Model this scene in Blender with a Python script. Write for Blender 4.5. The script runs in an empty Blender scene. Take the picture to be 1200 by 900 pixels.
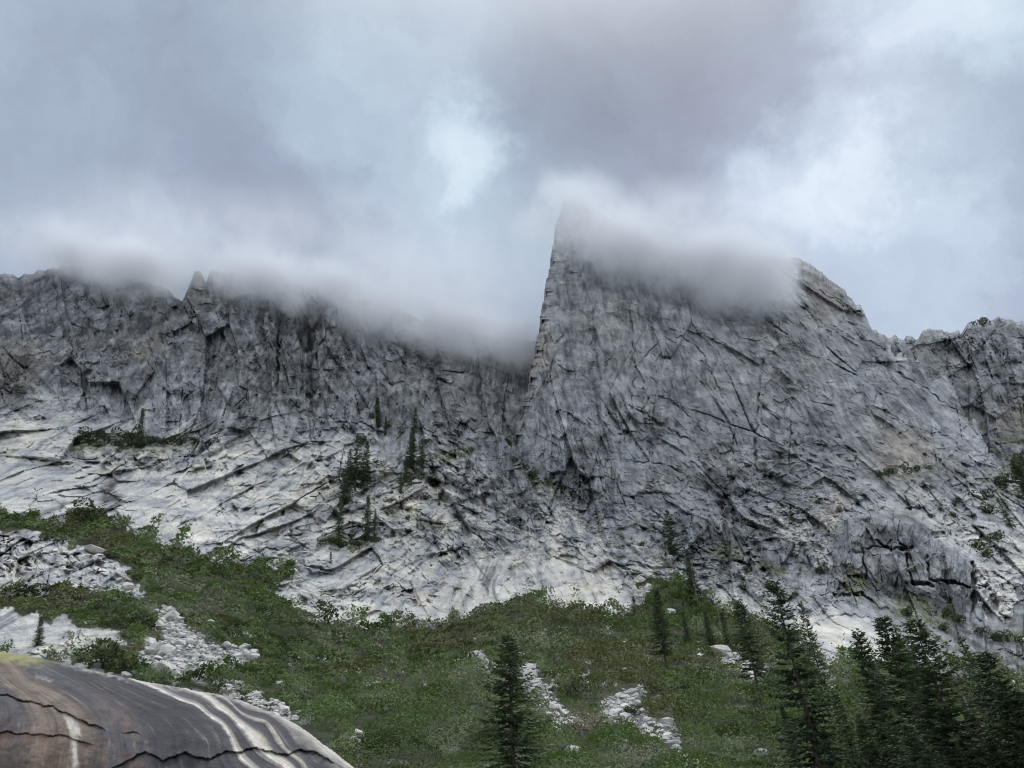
import bpy, bmesh, math, random
import numpy as np

SC = bpy.context.scene
COL = SC.collection
R = math.radians
rng = np.random.default_rng(7)
random.seed(7)

# ------------------------------------------------------------------ camera
FPX = 867.0                       # focal length in pixels of a 1200 x 900 frame
PITCH = R(34.0)
CAM = np.array([0.0, 0.0, 1.7])
cam_d = bpy.data.cameras.new("camera")
cam_d.sensor_width = 36.0
cam_d.lens = FPX / 1200.0 * 36.0
cam_d.clip_start = 0.1
cam_d.clip_end = 20000.0
cam = bpy.data.objects.new("camera", cam_d)
COL.objects.link(cam)
cam.location = CAM
cam.rotation_euler = (R(90) + PITCH, 0, 0)
SC.camera = cam

SP, CP = math.sin(PITCH), math.cos(PITCH)


def ray(px, py):
    """world direction through a point of the 1200 x 900 frame (not normalised)"""
    a = (np.asarray(px, float) - 600.0) / FPX
    b = (450.0 - np.asarray(py, float)) / FPX
    return np.stack([a, CP - b * SP, SP + b * CP], -1)


def at(px, py, Y):
    """the world point at forward distance Y on that direction"""
    d = ray(px, py)
    return CAM + d * (np.asarray(Y) / d[..., 1])[..., None]


# ------------------------------------------------------------------ render, view
SC.render.engine = "CYCLES"
SC.view_settings.view_transform = "Standard"
SC.view_settings.look = "None"
SC.view_settings.exposure = 0.45
SC.view_settings.gamma = 1.0
SC.view_settings.use_curve_mapping = False
SC.cycles.use_denoising = True
try:
    SC.cycles.denoiser = "OPENIMAGEDENOISE"
except Exception:
    pass
SC.cycles.use_adaptive_sampling = True
SC.cycles.adaptive_threshold = 0.018
SC.cycles.filter_width = 1.05
SC.cycles.max_bounces = 5
SC.cycles.diffuse_bounces = 2
SC.cycles.glossy_bounces = 1
SC.cycles.transmission_bounces = 2
SC.cycles.volume_bounces = 3
SC.cycles.transparent_max_bounces = 6
SC.cycles.volume_max_steps = 64

# ------------------------------------------------------------------ sun and overcast sky
SUN_EL, SUN_AZ = R(62), R(35)      # azimuth to the right of the view direction
sun_d = bpy.data.lights.new("sun", "SUN")
sun_d.energy = 1.5
sun_d.angle = R(16)
sun_d.color = (1.0, 0.985, 0.965)
sun = bpy.data.objects.new("sun", sun_d)
COL.objects.link(sun)
from mathutils import Vector
sdir = Vector((math.cos(SUN_EL) * math.sin(SUN_AZ), math.cos(SUN_EL) * math.cos(SUN_AZ), math.sin(SUN_EL)))
sun.rotation_euler = sdir.to_track_quat("Z", "Y").to_euler()
sun.location = sdir * 100

W = bpy.data.worlds.new("World")
SC.world = W
W.use_nodes = True


class NT:
    """small helper to write node trees"""

    def __init__(self, tree):
        self.t = tree
        self.n = tree.nodes
        self.l = tree.links

    def new(self, typ, **kw):
        n = self.n.new(typ)
        for k, v in kw.items():
            setattr(n, k, v)
        return n

    def set(self, sock, v):
        if isinstance(v, bpy.types.NodeSocket):
            self.l.new(v, sock)
        elif v is not None:
            sock.default_value = v

    def math(self, op, a, b=None, c=None, clamp=False):
        n = self.new("ShaderNodeMath", operation=op, use_clamp=clamp)
        self.set(n.inputs[0], a)
        if b is not None:
            self.set(n.inputs[1], b)
        if c is not None:
            self.set(n.inputs[2], c)
        return n.outputs[0]

    def vmath(self, op, a, b=None, out=0):
        n = self.new("ShaderNodeVectorMath", operation=op)
        self.set(n.inputs[0], a)
        if b is not None:
            self.set(n.inputs[1], b)
        return n.outputs[out]

    def scale(self, a, s):
        n = self.new("ShaderNodeVectorMath", operation="SCALE")
        self.set(n.inputs[0], a)
        self.set(n.inputs[3], s)
        return n.outputs[0]

    def noise(self, vec, scale, detail=4.0, rough=0.55, dist=0.0):
        n = self.new("ShaderNodeTexNoise")
        self.set(n.inputs["Vector"], vec)
        n.inputs["Scale"].default_value = scale
        n.inputs["Detail"].default_value = detail
        n.inputs["Roughness"].default_value = rough
        n.inputs["Distortion"].default_value = dist
        return n.outputs[0], n.outputs[1]

    def maprange(self, v, a, b, c=0.0, d=1.0, mode="SMOOTHSTEP"):
        n = self.new("ShaderNodeMapRange", interpolation_type=mode, clamp=True) if mode != "LINEAR" else self.new("ShaderNodeMapRange", clamp=True)
        self.set(n.inputs[0], v)
        for i, x in zip((1, 2, 3, 4), (a, b, c, d)):
            self.set(n.inputs[i], x)
        return n.outputs[0]

    def mix(self, f, a, b, blend="MIX"):
        n = self.new("ShaderNodeMix", data_type="RGBA", blend_type=blend)
        self.set(n.inputs[0], f)
        self.set(n.inputs[6], a)
        self.set(n.inputs[7], b)
        return n.outputs[2]

    def ramp(self, f, stops, mode="LINEAR"):
        n = self.new("ShaderNodeValToRGB")
        n.color_ramp.interpolation = mode
        el = n.color_ramp.elements
        while len(el) < len(stops):
            el.new(0.5)
        for e, (p, c) in zip(el, stops):
            e.position = p
            e.color = (*c, 1) if len(c) == 3 else c
        self.set(n.inputs[0], f)
        return n.outputs[0]

    def attr(self, name, out=2):
        n = self.new("ShaderNodeAttribute", attribute_name=name)
        return n.outputs[out]


def build_world():
    t = NT(W.node_tree)
    t.n.clear()
    out = t.new("ShaderNodeOutputWorld")
    bg = t.new("ShaderNodeBackground")
    bg.inputs[1].default_value = 0.1
    t.l.new(bg.outputs[0], out.inputs[0])
    sky = t.new("ShaderNodeTexSky", sky_type="NISHITA", sun_disc=False)
    sky.sun_elevation = SUN_EL
    sky.sun_rotation = SUN_AZ
    g = t.new("ShaderNodeTexCoord").outputs["Generated"]
    d = t.vmath("NORMALIZE", g)
    # the cloud field: directions pushed about by noise, then soft light and dark masses
    _, nc = t.noise(d, 2.6, 9.0, 0.62)
    warp = t.scale(t.vmath("SUBTRACT", nc, (0.5, 0.5, 0.5)), 0.42)
    dw = t.vmath("NORMALIZE", t.vmath("ADD", d, warp))
    spots = [  # px, py, radius px, amount
        (535, 185, 70, 0.22), (300, 120, 160, -0.05), (500, 150, 150, 0.14), (425, 85, 150, 0.10), (640, 230, 130, 0.10),
        (930, 205, 80, 0.20), (850, 240, 90, 0.12), (985, 310, 130, 0.16), (1060, 240, 240, 0.07),
        (1090, -5, 110, 0.26), (1010, 110, 170, 0.10),
        (780, 80, 230, -0.19), (640, 20, 170, -0.09), (900, 60, 120, -0.07), (700, 190, 120, -0.08),
        (230, 200, 230, -0.07), (60, 60, 140, 0.05), (1180, 150, 110, -0.10), (330, 40, 120, 0.05),
        (300, 280, 260, 0.02), (560, 330, 140, 0.03), (800, 270, 140, 0.02),
    ]
    tot = None
    for px, py, rad, am in spots:
        v = ray(px, py)
        v = v / np.linalg.norm(v)
        dp = t.vmath("DOT_PRODUCT", dw, tuple(v), out=1)
        c = math.cos(rad / FPX * 1.1)
        s = t.maprange(dp, c, 1.0, 0.0, am)
        tot = s if tot is None else t.math("ADD", tot, s)
    f1, _ = t.noise(dw, 4.5, 6.0, 0.62)
    f2, _ = t.noise(dw, 11.0, 8.0, 0.62, 0.3)
    f3, _ = t.noise(d, 1.8, 2.0, 0.5)
    L = t.math("ADD", tot, t.math("MULTIPLY", t.math("SUBTRACT", f1, 0.5), 0.31))
    L = t.math("ADD", L, t.math("MULTIPLY", t.math("SUBTRACT", f2, 0.5), 0.28))
    L = t.math("ADD", L, 0.335)
    col = t.ramp(L, [(0.0, (0.20, 0.218, 0.285)), (0.25, (0.268, 0.303, 0.386)), (0.42, (0.325, 0.378, 0.465)),
                     (0.62, (0.43, 0.50, 0.59)), (0.82, (0.60, 0.655, 0.72)), (1.0, (0.74, 0.77, 0.80))])
    tint = t.mix(t.maprange(f3, 0.38, 0.62), (0.96, 1.015, 1.0, 1), (1.0, 1.0, 1.02, 1))
    col = t.mix(1.0, col, tint, "MULTIPLY")
    # brightness added to the unseen sky overhead and behind, to light the slabs
    sep = t.new("ShaderNodeSeparateXYZ")
    t.l.new(d, sep.inputs[0])
    zen = t.maprange(sep.outputs[2], 0.84, 1.0, 1.0, 2.2)
    back = t.maprange(sep.outputs[1], 0.25, -0.5, 1.0, 1.75)
    gain = t.math("MULTIPLY", t.math("MULTIPLY", zen, back), 10.0)
    white = t.math("MAXIMUM", t.maprange(sep.outputs[2], 0.80, 0.97), t.maprange(sep.outputs[1], 0.25, -0.4))
    col = t.mix(white, col, (0.50, 0.525, 0.555, 1))
    cloud = t.scale(col, gain)
    m = t.mix(0.93, sky.outputs[0], cloud)
    t.l.new(m, bg.inputs[0])


build_world()

# ------------------------------------------------------------------ numeric helpers
_perm = rng.permutation(4096).astype(np.int32)
_tab = rng.random((4096, 6)).astype(np.float32)
_gr2 = np.stack([np.cos(_tab[:, 0] * 2 * np.pi), np.sin(_tab[:, 0] * 2 * np.pi)], -1).astype(np.float32)


def _h(ix, iy, seed):
    return _perm[(_perm[(ix + seed * 131) & 4095] + iy) & 4095]


def perlin(u, v, seed=0):
    u = np.asarray(u, np.float32)
    v = np.asarray(v, np.float32)
    iu = np.floor(u).astype(np.int32)
    iv = np.floor(v).astype(np.int32)
    fu = u - iu
    fv = v - iv
    su = fu * fu * fu * (fu * (fu * 6 - 15) + 10)
    sv = fv * fv * fv * (fv * (fv * 6 - 15) + 10)

    def c(dx, dy):
        g = _gr2[_h(iu + dx, iv + dy, seed)]
        return g[..., 0] * (fu - dx) + g[..., 1] * (fv - dy)

    a = c(0, 0) * (1 - su) + c(1, 0) * su
    b = c(0, 1) * (1 - su) + c(1, 1) * su
    return (a * (1 - sv) + b * sv) * 1.5


def fbm(u, v, octv=4, seed=0, gain=0.5):
    s, a = 0.0, 1.0
    for o in range(octv):
        s = s + a * perlin(u * 2 ** o + 17.3 * o, v * 2 ** o - 9.1 * o, seed + o)
        a *= gain
    return s


def worley(u, v, seed=0):
    """F1, F2, random numbers of the nearest cell and the offset to its centre"""
    u = np.asarray(u, np.float32)
    v = np.asarray(v, np.float32)
    iu = np.floor(u).astype(np.int32)
    iv = np.floor(v).astype(np.int32)
    F1 = np.full(u.shape, 9.0, np.float32)
    F2 = np.full(u.shape, 9.0, np.float32)
    hid = np.zeros(u.shape, np.int32)
    du = np.zeros(u.shape, np.float32)
    dv = np.zeros(u.shape, np.float32)
    for dx in (-1, 0, 1):
        for dy in (-1, 0, 1):
            h = _h(iu + dx, iv + dy, seed)
            ox = u - (iu + dx + _tab[h, 0])
            oy = v - (iv + dy + _tab[h, 1])
            d = ox * ox + oy * oy
            near = d < F1
            F2 = np.where(near, F1, np.minimum(F2, d))
            F1 = np.where(near, d, F1)
            hid = np.where(near, h, hid)
            du = np.where(near, ox, du)
            dv = np.where(near, oy, dv)
    return np.sqrt(F1), np.sqrt(F2), _tab[hid], du, dv


def sstep(a, b, x):
    t = np.clip((x - a) / (b - a), 0, 1)
    return t * t * (3 - 2 * t)


class RBF:
    """thin-plate interpolation of scattered values"""

    def __init__(self, pts, vals, s=300.0):
        self.s = s
        self.p = np.asarray(pts, float) / s
        n = len(self.p)
        K = self.k(np.linalg.norm(self.p[:, None] - self.p[None], axis=-1))
        Q = np.concatenate([np.ones((n, 1)), self.p], 1)
        A = np.block([[K + 1e-5 * np.eye(n), Q], [Q.T, np.zeros((3, 3))]])
        self.w = np.linalg.solve(A, np.concatenate([np.asarray(vals, float), np.zeros(3)]))

    @staticmethod
    def k(r):
        return np.where(r > 1e-9, r * r * np.log(np.maximum(r, 1e-9)), 0.0)

    def __call__(self, x, y):
        x = np.asarray(x, float) / self.s
        y = np.asarray(y, float) / self.s
        o = self.w[-3] + self.w[-2] * x + self.w[-1] * y
        for (a, b), w in zip(self.p, self.w):
            r2 = (x - a) ** 2 + (y - b) ** 2 + 1e-12
            o = o + w * 0.5 * r2 * np.log(r2)
        return o


# plan masks: polygons rasterised on a coarse map of the frame, blurred, looked up with noise
MX0, MX1, MY0, MY1 = -260, 1460, 180, 1120


def polymask(polys, blur=2):
    H, Wd = MY1 - MY0, MX1 - MX0
    gx = np.arange(MX0, MX1) + 0.5
    gy = np.arange(MY0, MY1) + 0.5
    out = np.zeros((H, Wd), np.float32)
    for poly in polys:
        ins = np.zeros((H, Wd), bool)
        n = len(poly)
        for i in range(n):
            (xa, ya), (xb, yb) = poly[i], poly[(i + 1) % n]
            if ya == yb:
                continue
            rows = (gy >= min(ya, yb)) & (gy < max(ya, yb))
            if not rows.any():
                continue
            xi = xa + (gy[rows] - ya) / (yb - ya) * (xb - xa)
            ins[rows] ^= gx[None, :] > xi[:, None]
        out[ins] = 1
    return blurmap(out, blur)


def blurmap(m, r):
    for _ in range(2):
        if r < 1:
            break
        for ax in (0, 1):
            c = np.cumsum(np.pad(m, [(r + 1, r) if a == ax else (0, 0) for a in (0, 1)], mode="edge"), axis=ax, dtype=np.float64)
            n = m.shape[ax]
            hi = np.take(c, np.arange(2 * r + 1, 2 * r + 1 + n), axis=ax)
            lo = np.take(c, np.arange(0, n), axis=ax)
            m = ((hi - lo) / (2 * r + 1)).astype(np.float32)
    return m


def look(m, px, py, jitter=0.0, seed=50, freq=1 / 22.0):
    if jitter:
        jx = fbm(px * freq, py * freq, 4, seed, 0.6) * jitter
        jy = fbm(px * freq + 91, py * freq + 37, 4, seed + 9, 0.6) * jitter
        px = px + jx
        py = py + jy
    x = np.clip(px - MX0 - 0.5, 0, MX1 - MX0 - 1.001)
    y = np.clip(py - MY0 - 0.5, 0, MY1 - MY0 - 1.001)
    ix, iy = x.astype(int), y.astype(int)
    fx, fy = x - ix, y - iy
    return (m[iy, ix] * (1 - fx) * (1 - fy) + m[iy, ix + 1] * fx * (1 - fy) + m[iy + 1, ix] * (1 - fx) * fy + m[iy + 1, ix + 1] * fx * fy)


def polydist(line, px, py):
    """distance in frame pixels to a polyline, and the running length along it (0..1)"""
    best = np.full(np.shape(px), 1e9)
    tt = np.zeros(np.shape(px))
    n = len(line) - 1
    for i in range(n):
        (xa, ya), (xb, yb) = line[i], line[i + 1]
        dx, dy = xb - xa, yb - ya
        L2 = dx * dx + dy * dy + 1e-9
        t = np.clip(((px - xa) * dx + (py - ya) * dy) / L2, 0, 1)
        d = (px - xa - t * dx) ** 2 + (py - ya - t * dy) ** 2
        m = d < best
        best = np.where(m, d, best)
        tt = np.where(m, (i + t) / n, tt)
    return np.sqrt(best), tt


# ------------------------------------------------------------------ mesh and object helpers
def mesh_np(name, V, faces, mat, smooth=False, attrs=None):
    """faces: list of (n,k) index arrays"""
    me = bpy.data.meshes.new(name)
    me.vertices.add(len(V))
    me.vertices.foreach_set("co", np.ascontiguousarray(V, np.float32).ravel())
    tot = sum(f.size for f in faces)
    npoly = sum(len(f) for f in faces)
    me.loops.add(tot)
    me.loops.foreach_set("vertex_index", np.concatenate([f.ravel() for f in faces]).astype(np.int32))
    me.polygons.add(npoly)
    st, base = [], 0
    for f in faces:
        k = f.shape[1]
        st.append(base + np.arange(len(f)) * k)
        base += f.size
    me.polygons.foreach_set("loop_start", np.concatenate(st).astype(np.int32))
    me.polygons.foreach_set("use_smooth", np.full(npoly, smooth, bool))
    for k, a in (attrs or {}).items():
        at_ = me.attributes.new(k, "FLOAT", "POINT")
        at_.data.foreach_set("value", np.ascontiguousarray(a, np.float32).ravel())
    me.update(calc_edges=True)
    if mat:
        me.materials.append(mat)
    return me


def obj(name, me, parent=None):
    o = bpy.data.objects.new(name, me)
    COL.objects.link(o)
    if parent:
        o.parent = parent
    return o


def tag(o, label, cat, group=None, kind=None):
    o["label"] = label
    o["category"] = cat
    if group:
        o["group"] = group
    if kind:
        o["kind"] = kind
    return o


def grid_obj(name, P, keep, mat, attrs, back=(0, 70, -10), smooth=False):
    """a sheet over a regular grid; its border is drawn back so that the rock has thickness"""
    nr, nc = P.shape[:2]
    q = keep[:-1, :-1] & keep[1:, :-1] & keep[:-1, 1:] & keep[1:, 1:]
    idx = np.arange(nr * nc).reshape(nr, nc)
    a, b, c, d = idx[:-1, :-1][q], idx[1:, :-1][q], idx[1:, 1:][q], idx[:-1, 1:][q]
    F = np.stack([a, b, c, d], -1)          # rows run downwards: this winding faces the camera
    used = np.zeros(nr * nc, bool)
    used[F.ravel()] = True
    remap = np.cumsum(used) - 1
    V = P.reshape(-1, 3)[used]
    F = remap[F]
    A = {k: v.ravel()[used] for k, v in attrs.items()}
    # border edges
    E = np.concatenate([F[:, [0, 1]], F[:, [1, 2]], F[:, [2, 3]], F[:, [3, 0]]])
    key = np.minimum(E[:, 0], E[:, 1]).astype(np.int64) * (len(V) + 1) + np.maximum(E[:, 0], E[:, 1])
    _, inv, cnt = np.unique(key, return_inverse=True, return_counts=True)
    B = E[cnt[inv] == 1]
    bv = np.unique(B)
    m2 = np.full(len(V), -1)
    m2[bv] = len(V) + np.arange(len(bv))
    V2 = V[bv] + np.asarray(back)
    S = np.stack([B[:, 1], B[:, 0], m2[B[:, 0]], m2[B[:, 1]]], -1)
    for k in A:
        A[k] = np.concatenate([A[k], A[k][bv]])
    me = mesh_np(name, np.concatenate([V, V2]), [F, S], mat, smooth, A)
    return obj(name, me)


def outward(PX, PY, P):
    """direction of the relief: out of the rock, leaning to the open side of the valley"""
    r = ray(PX, PY)
    r = r / np.linalg.norm(r, axis=-1, keepdims=True)
    n = normals(P) * 0.06 - r
    return n / np.linalg.norm(n, axis=-1, keepdims=True)


def normals(P):
    du = np.gradient(P, axis=1)
    dv = np.gradient(P, axis=0)
    n = np.cross(dv, du)
    return n / (np.linalg.norm(n, axis=-1, keepdims=True) + 1e-9)


# ------------------------------------------------------------------ materials
def principled(name):
    m = bpy.data.materials.new(name)
    m.use_nodes = True
    t = NT(m.node_tree)
    b = m.node_tree.nodes["Principled BSDF"]
    b.inputs["Specular IOR Level"].default_value = 0.2
    b.inputs["Roughness"].default_value = 0.85
    return m, t, b


def rock_material():
    m, t, b = principled("granite")
    pos = t.new("ShaderNodeNewGeometry").outputs["Position"]
    tone, veg, rust, stain, soil = (t.attr(k) for k in ("tone", "veg", "rust", "stain", "soil"))
    n1, _ = t.noise(pos, 0.35, 6.0, 0.65)
    n2, _ = t.noise(pos, 0.045, 4.0, 0.6)
    n3, _ = t.noise(pos, 1.6, 4.0, 0.7)
    v = t.math("ADD", tone, t.math("MULTIPLY", t.math("SUBTRACT", n1, 0.5), 0.42))
    v = t.math("ADD", v, t.math("MULTIPLY", t.math("SUBTRACT", n2, 0.5), 0.30))
    v = t.math("ADD", v, t.math("MULTIPLY", t.math("SUBTRACT", n3, 0.5), 0.30))
    c = t.ramp(v, [(0.0, (0.045, 0.048, 0.055)), (0.25, (0.145, 0.155, 0.17)), (0.5, (0.285, 0.30, 0.322)),
                   (0.75, (0.475, 0.47, 0.45)), (1.0, (0.67, 0.655, 0.605))])
    warm, _ = t.noise(pos, 0.02, 3.0, 0.6)
    c = t.mix(t.maprange(warm, 0.45, 0.7, 0.0, 0.35), c, t.mix(1.0, c, (1.06, 1.02, 0.90, 1), "MULTIPLY"))
    c = t.mix(t.math("MULTIPLY", rust, 0.55), c, t.mix(1.0, c, (1.12, 0.92, 0.74, 1), "MULTIPLY"))
    c = t.mix(stain, c, (0.035, 0.034, 0.038, 1))
    c = t.mix(soil, c, t.mix(n1, (0.03, 0.04, 0.018, 1), (0.065, 0.068, 0.03, 1)))
    g = t.mix(n1, (0.04, 0.055, 0.022, 1), (0.135, 0.145, 0.058, 1))
    c = t.mix(veg, c, g)
    t.l.new(c, b.inputs["Base Color"])
    bp = t.new("ShaderNodeBump")
    bp.inputs["Strength"].default_value = 0.7
    bp.inputs["Distance"].default_value = 0.6
    h = t.math("ADD", n1, t.math("MULTIPLY", n3, 0.4))
    t.l.new(h, bp.inputs["Height"])
    t.l.new(bp.outputs[0], b.inputs["Normal"])
    return m


M_ROCK = rock_material()

# ------------------------------------------------------------------ terrain: distances
CTRL = [(-250, 1110, 24), (200, 1110, 24), (600, 1110, 24), (1000, 1110, 24), (1450, 1110, 24),
        (-250, 1000, 44), (600, 1000, 45), (1450, 1000, 48),
        (-250, 900, 75), (200, 900, 78), (600, 900, 80), (1000, 900, 80), (1450, 900, 86),
        (-250, 800, 118), (200, 800, 115), (600, 800, 130), (1000, 800, 128), (1450, 800, 132),
        (-250, 700, 165), (100, 700, 165), (300, 700, 192), (450, 740, 196), (600, 705, 235), (760, 680, 243),
        (900, 720, 210), (1100, 740, 192), (1300, 760, 182),
        (-250, 600, 215), (0, 600, 220), (150, 620, 225), (320, 670, 220),
        (-250, 520, 300), (0, 520, 305), (150, 520, 312), (300, 560, 292), (450, 600, 288), (600, 600, 290),
        (750, 640, 268), (900, 650, 262), (1050, 690, 232), (1300, 690, 228),
        (0, 470, 325), (200, 460, 336), (400, 480, 346), (550, 480, 362), (640, 500, 362),
        (-250, 330, 405), (60, 315, 420), (240, 320, 402), (350, 345, 412), (450, 370, 432), (600, 420, 455), (760, 450, 450),
        (-250, 200, 480), (200, 200, 480), (600, 300, 500), (900, 450, 440), (1200, 450, 440), (1450, 450, 440),
        (800, 560, 335), (1000, 560, 340), (1250, 560, 345), (1450, 560, 345)]
STEEP = lambda Y: Y if Y < 200 else 200 + (Y - 200) * 0.72
CTRL = [(a, b, STEEP(c)) for a, b, c in CTRL]
BASE = RBF([c[:2] for c in CTRL], [math.log(c[2]) for c in CTRL])

PIN = [(664, 230, 398), (652, 290, 390), (640, 340, 379), (628, 400, 366), (616, 450, 352), (604, 500, 338), (592, 540, 327),
       (700, 300, 388), (700, 400, 358), (700, 500, 327), (690, 570, 302), (730, 610, 285),
       (800, 330, 402), (800, 450, 354), (800, 550, 316), (850, 620, 288),
       (940, 300, 435), (940, 400, 388), (940, 500, 345), (940, 600, 300), (960, 660, 262),
       (1030, 385, 432), (1030, 480, 384), (1030, 560, 336), (1040, 640, 268), (1060, 690, 232),
       (1120, 450, 440), (1120, 540, 368), (1130, 640, 272),
       (1200, 480, 440), (1200, 560, 372), (1200, 640, 285), (1200, 700, 232),
       (1450, 450, 450), (1450, 560, 372), (1450, 640, 285), (1450, 700, 232), (850, 200, 470), (600, 200, 420), (1450, 300, 520)]
PIN = [(a, b, STEEP(c)) for a, b, c in PIN]
PINR = RBF([c[:2] for c in PIN], [math.log(c[2]) for c in PIN])


def curve(pts):
    x, y = np.array(pts, float).T
    return lambda v: np.interp(v, x, y)


RIDGE1 = curve([(-260, 335), (-60, 330), (0, 322), (30, 321), (60, 314), (85, 309), (110, 306), (150, 318), (190, 333), (213, 354),
                (221, 336), (227, 319), (235, 317), (241, 329), (247, 316), (262, 316), (280, 322), (300, 324), (340, 330), (430, 352), (500, 375), (560, 392), (640, 400), (780, 420)])
RIDGE2 = curve([(560, 560), (588, 560), (598, 530), (608, 490), (618, 450), (628, 400), (636, 350), (641, 320), (646, 295), (651, 262), (655, 244), (659, 236), (666, 231), (677, 231), (687, 236), (700, 246),
                (722, 260), (750, 275), (778, 288), (805, 296), (850, 300), (900, 300), (935, 302), (950, 309), (962, 318), (975, 330), (990, 340), (1000, 352), (1012, 364), (1022, 381), (1030, 392),
                (1045, 404), (1075, 425), (1100, 440), (1125, 470), (1145, 500), (1160, 528), (1175, 545), (1200, 575), (1250, 600), (1460, 640)])
RIDGE3 = curve([(940, 420), (1000, 400), (1028, 391), (1045, 393), (1060, 396), (1070, 392), (1078, 398), (1081, 389), (1092, 386), (1110, 387), (1124, 387), (1130, 396), (1134, 378),
                (1146, 376), (1160, 376), (1170, 371), (1180, 371), (1190, 377), (1205, 378), (1240, 372), (1300, 366), (1460, 372)])
FOOT2 = curve([(560, 556), (600, 548), (640, 570), (690, 592), (740, 620), (800, 648), (860, 655), (930, 680), (985, 700), (1060, 715), (1145, 720), (1200, 730), (1460, 740)])

# ------------------------------------------------------------------ plan of the covering, in frame pixels
P_BRUSH = [[(-260, 596), (0, 598), (30, 605), (72, 616), (84, 604), (120, 606), (160, 622), (200, 640), (250, 655), (290, 668), (340, 663), (335, 684), (300, 690), (326, 702),
            (345, 714), (390, 737), (425, 739), (460, 733), (500, 735), (560, 716), (620, 702), (680, 716), (704, 722), (740, 716), (754, 700), (748, 680), (790, 678), (820, 695),
            (850, 715), (880, 725), (930, 748), (960, 770), (975, 800), (985, 770), (1060, 778), (1110, 800), (1200, 796), (1460, 800), (1460, 1120), (-260, 1120)]]
P_ROCKIN = [[(-260, 612), (0, 624), (45, 628), (78, 628), (80, 640), (112, 645), (150, 665), (160, 685), (176, 700), (158, 706), (120, 702), (62, 692), (50, 712), (20, 702), (0, 690), (-260, 690)],
            [(-260, 720), (0, 716), (60, 724), (118, 735), (146, 752), (122, 758), (90, 762), (70, 770), (42, 768), (0, 776), (-260, 780)],
            [(0, 760), (60, 775), (120, 783), (160, 800), (230, 812), (270, 815), (300, 820), (350, 838), (372, 850), (340, 850), (420, 905), (0, 905)]]
P_TALUS = [[(182, 712), (204, 712), (214, 730), (235, 746), (252, 757), (290, 760), (306, 776), (268, 786), (232, 797), (180, 797), (160, 786), (164, 766), (184, 750)],
           [(546, 768), (562, 764), (592, 786), (604, 780), (622, 780), (634, 800), (652, 803), (656, 830), (690, 842), (708, 838), (705, 822), (735, 810), (756, 812), (750, 836), (794, 854),
            (790, 872), (826, 900), (800, 910), (770, 880), (748, 868), (742, 850), (700, 848), (668, 862), (648, 860), (640, 838), (600, 812), (570, 800)],
           [(680, 790), (690, 788), (694, 806), (682, 804)], [(722, 868), (728, 862), (736, 882), (724, 878)], [(652, 784), (662, 782), (668, 790), (656, 792)],
           [(674, 774), (682, 774), (680, 780)], [(694, 842), (706, 836), (716, 846), (700, 850)],
           [(840, 766), (860, 762), (880, 775), (904, 790), (900, 800), (872, 792), (850, 786)], [(744, 700), (758, 690), (752, 716), (738, 720)],
           [(948, 772), (962, 770), (976, 800), (992, 826), (980, 828), (966, 812), (950, 790)],
           [(410, 870), (424, 862), (428, 885), (416, 892)], [(270, 818), (300, 815), (330, 830), (352, 842), (330, 846), (300, 834)], [(255, 800), (275, 798), (285, 808), (262, 812)]]
P_BENCH = [[(82, 520), (110, 510), (150, 512), (182, 514), (230, 518), (234, 526), (190, 532), (130, 530), (90, 528)],
           [(368, 640), (380, 625), (402, 628), (440, 630), (430, 644), (396, 650)], [(500, 535), (540, 526), (560, 532), (530, 545)],
           [(1018, 556), (1060, 548), (1100, 546), (1096, 556), (1060, 564)], [(1040, 706), (1070, 700), (1100, 716), (1130, 722), (1110, 736), (1060, 728)],
           [(1150, 560), (1180, 545), (1200, 530), (1215, 560), (1190, 590), (1160, 600)], [(985, 676), (1008, 664), (1016, 690), (996, 700)], [(1150, 735), (1200, 742), (1215, 760), (1170, 752)],
           [(600, 545), (640, 560), (670, 580), (640, 575), (608, 558)], [(820, 640), (860, 636), (880, 655), (840, 660)], [(880, 655), (920, 664), (960, 672), (930, 676), (890, 668)]]
M_BRUSH = polymask(P_BRUSH, 2)
M_IN = polymask(P_ROCKIN, 2)
M_TALUS = polymask(P_TALUS, 1)
M_BENCH = polymask(P_BENCH, 2)
# pale, water-washed slabs against darker upper cliffs
P_PALE = [[(-260, 470), (60, 478), (200, 500), (320, 500), (420, 520), (540, 545), (640, 590), (760, 640), (900, 690), (960, 700), (1060, 740), (1100, 800), (700, 800), (-260, 800)]]
P_DARK = [[(-260, 250), (700, 250), (700, 440), (600, 470), (480, 440), (300, 440), (150, 400), (-260, 440)]]
M_PALE = polymask(P_PALE, 22)
M_DARK = polymask(P_DARK, 30)
P_BRIGHT = [[(420, 730), (480, 690), (560, 660), (600, 640), (650, 650), (740, 700), (740, 720), (620, 705), (500, 735)], [(930, 740), (990, 715), (1060, 730), (1040, 775), (970, 765)],
            [(340, 690), (420, 690), (460, 735), (400, 745)], [(180, 640), (240, 610), (330, 660), (260, 660)], [(-260, 480), (60, 490), (70, 510), (-260, 515)]]
M_BRIGHT = polymask(P_BRIGHT, 8)
P_RUST = [[(222, 352), (229, 322), (238, 320), (238, 350)], [(940, 330), (960, 325), (1000, 372), (960, 380)], [(1040, 500), (1080, 500), (1100, 530), (1060, 560), (1020, 550)],
          [(30, 400), (60, 420), (40, 450), (0, 470), (-60, 470), (-60, 420)], [(140, 400), (190, 385), (190, 420), (150, 420)], [(1060, 520), (1090, 540), (1050, 548)],
          [(980, 570), (1000, 570), (980, 620), (960, 610)], [(1170, 470), (1210, 480), (1210, 520), (1175, 510)], [(625, 380), (640, 360), (640, 420), (612, 470)]]
M_RUST = polymask(P_RUST, 5)
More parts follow.
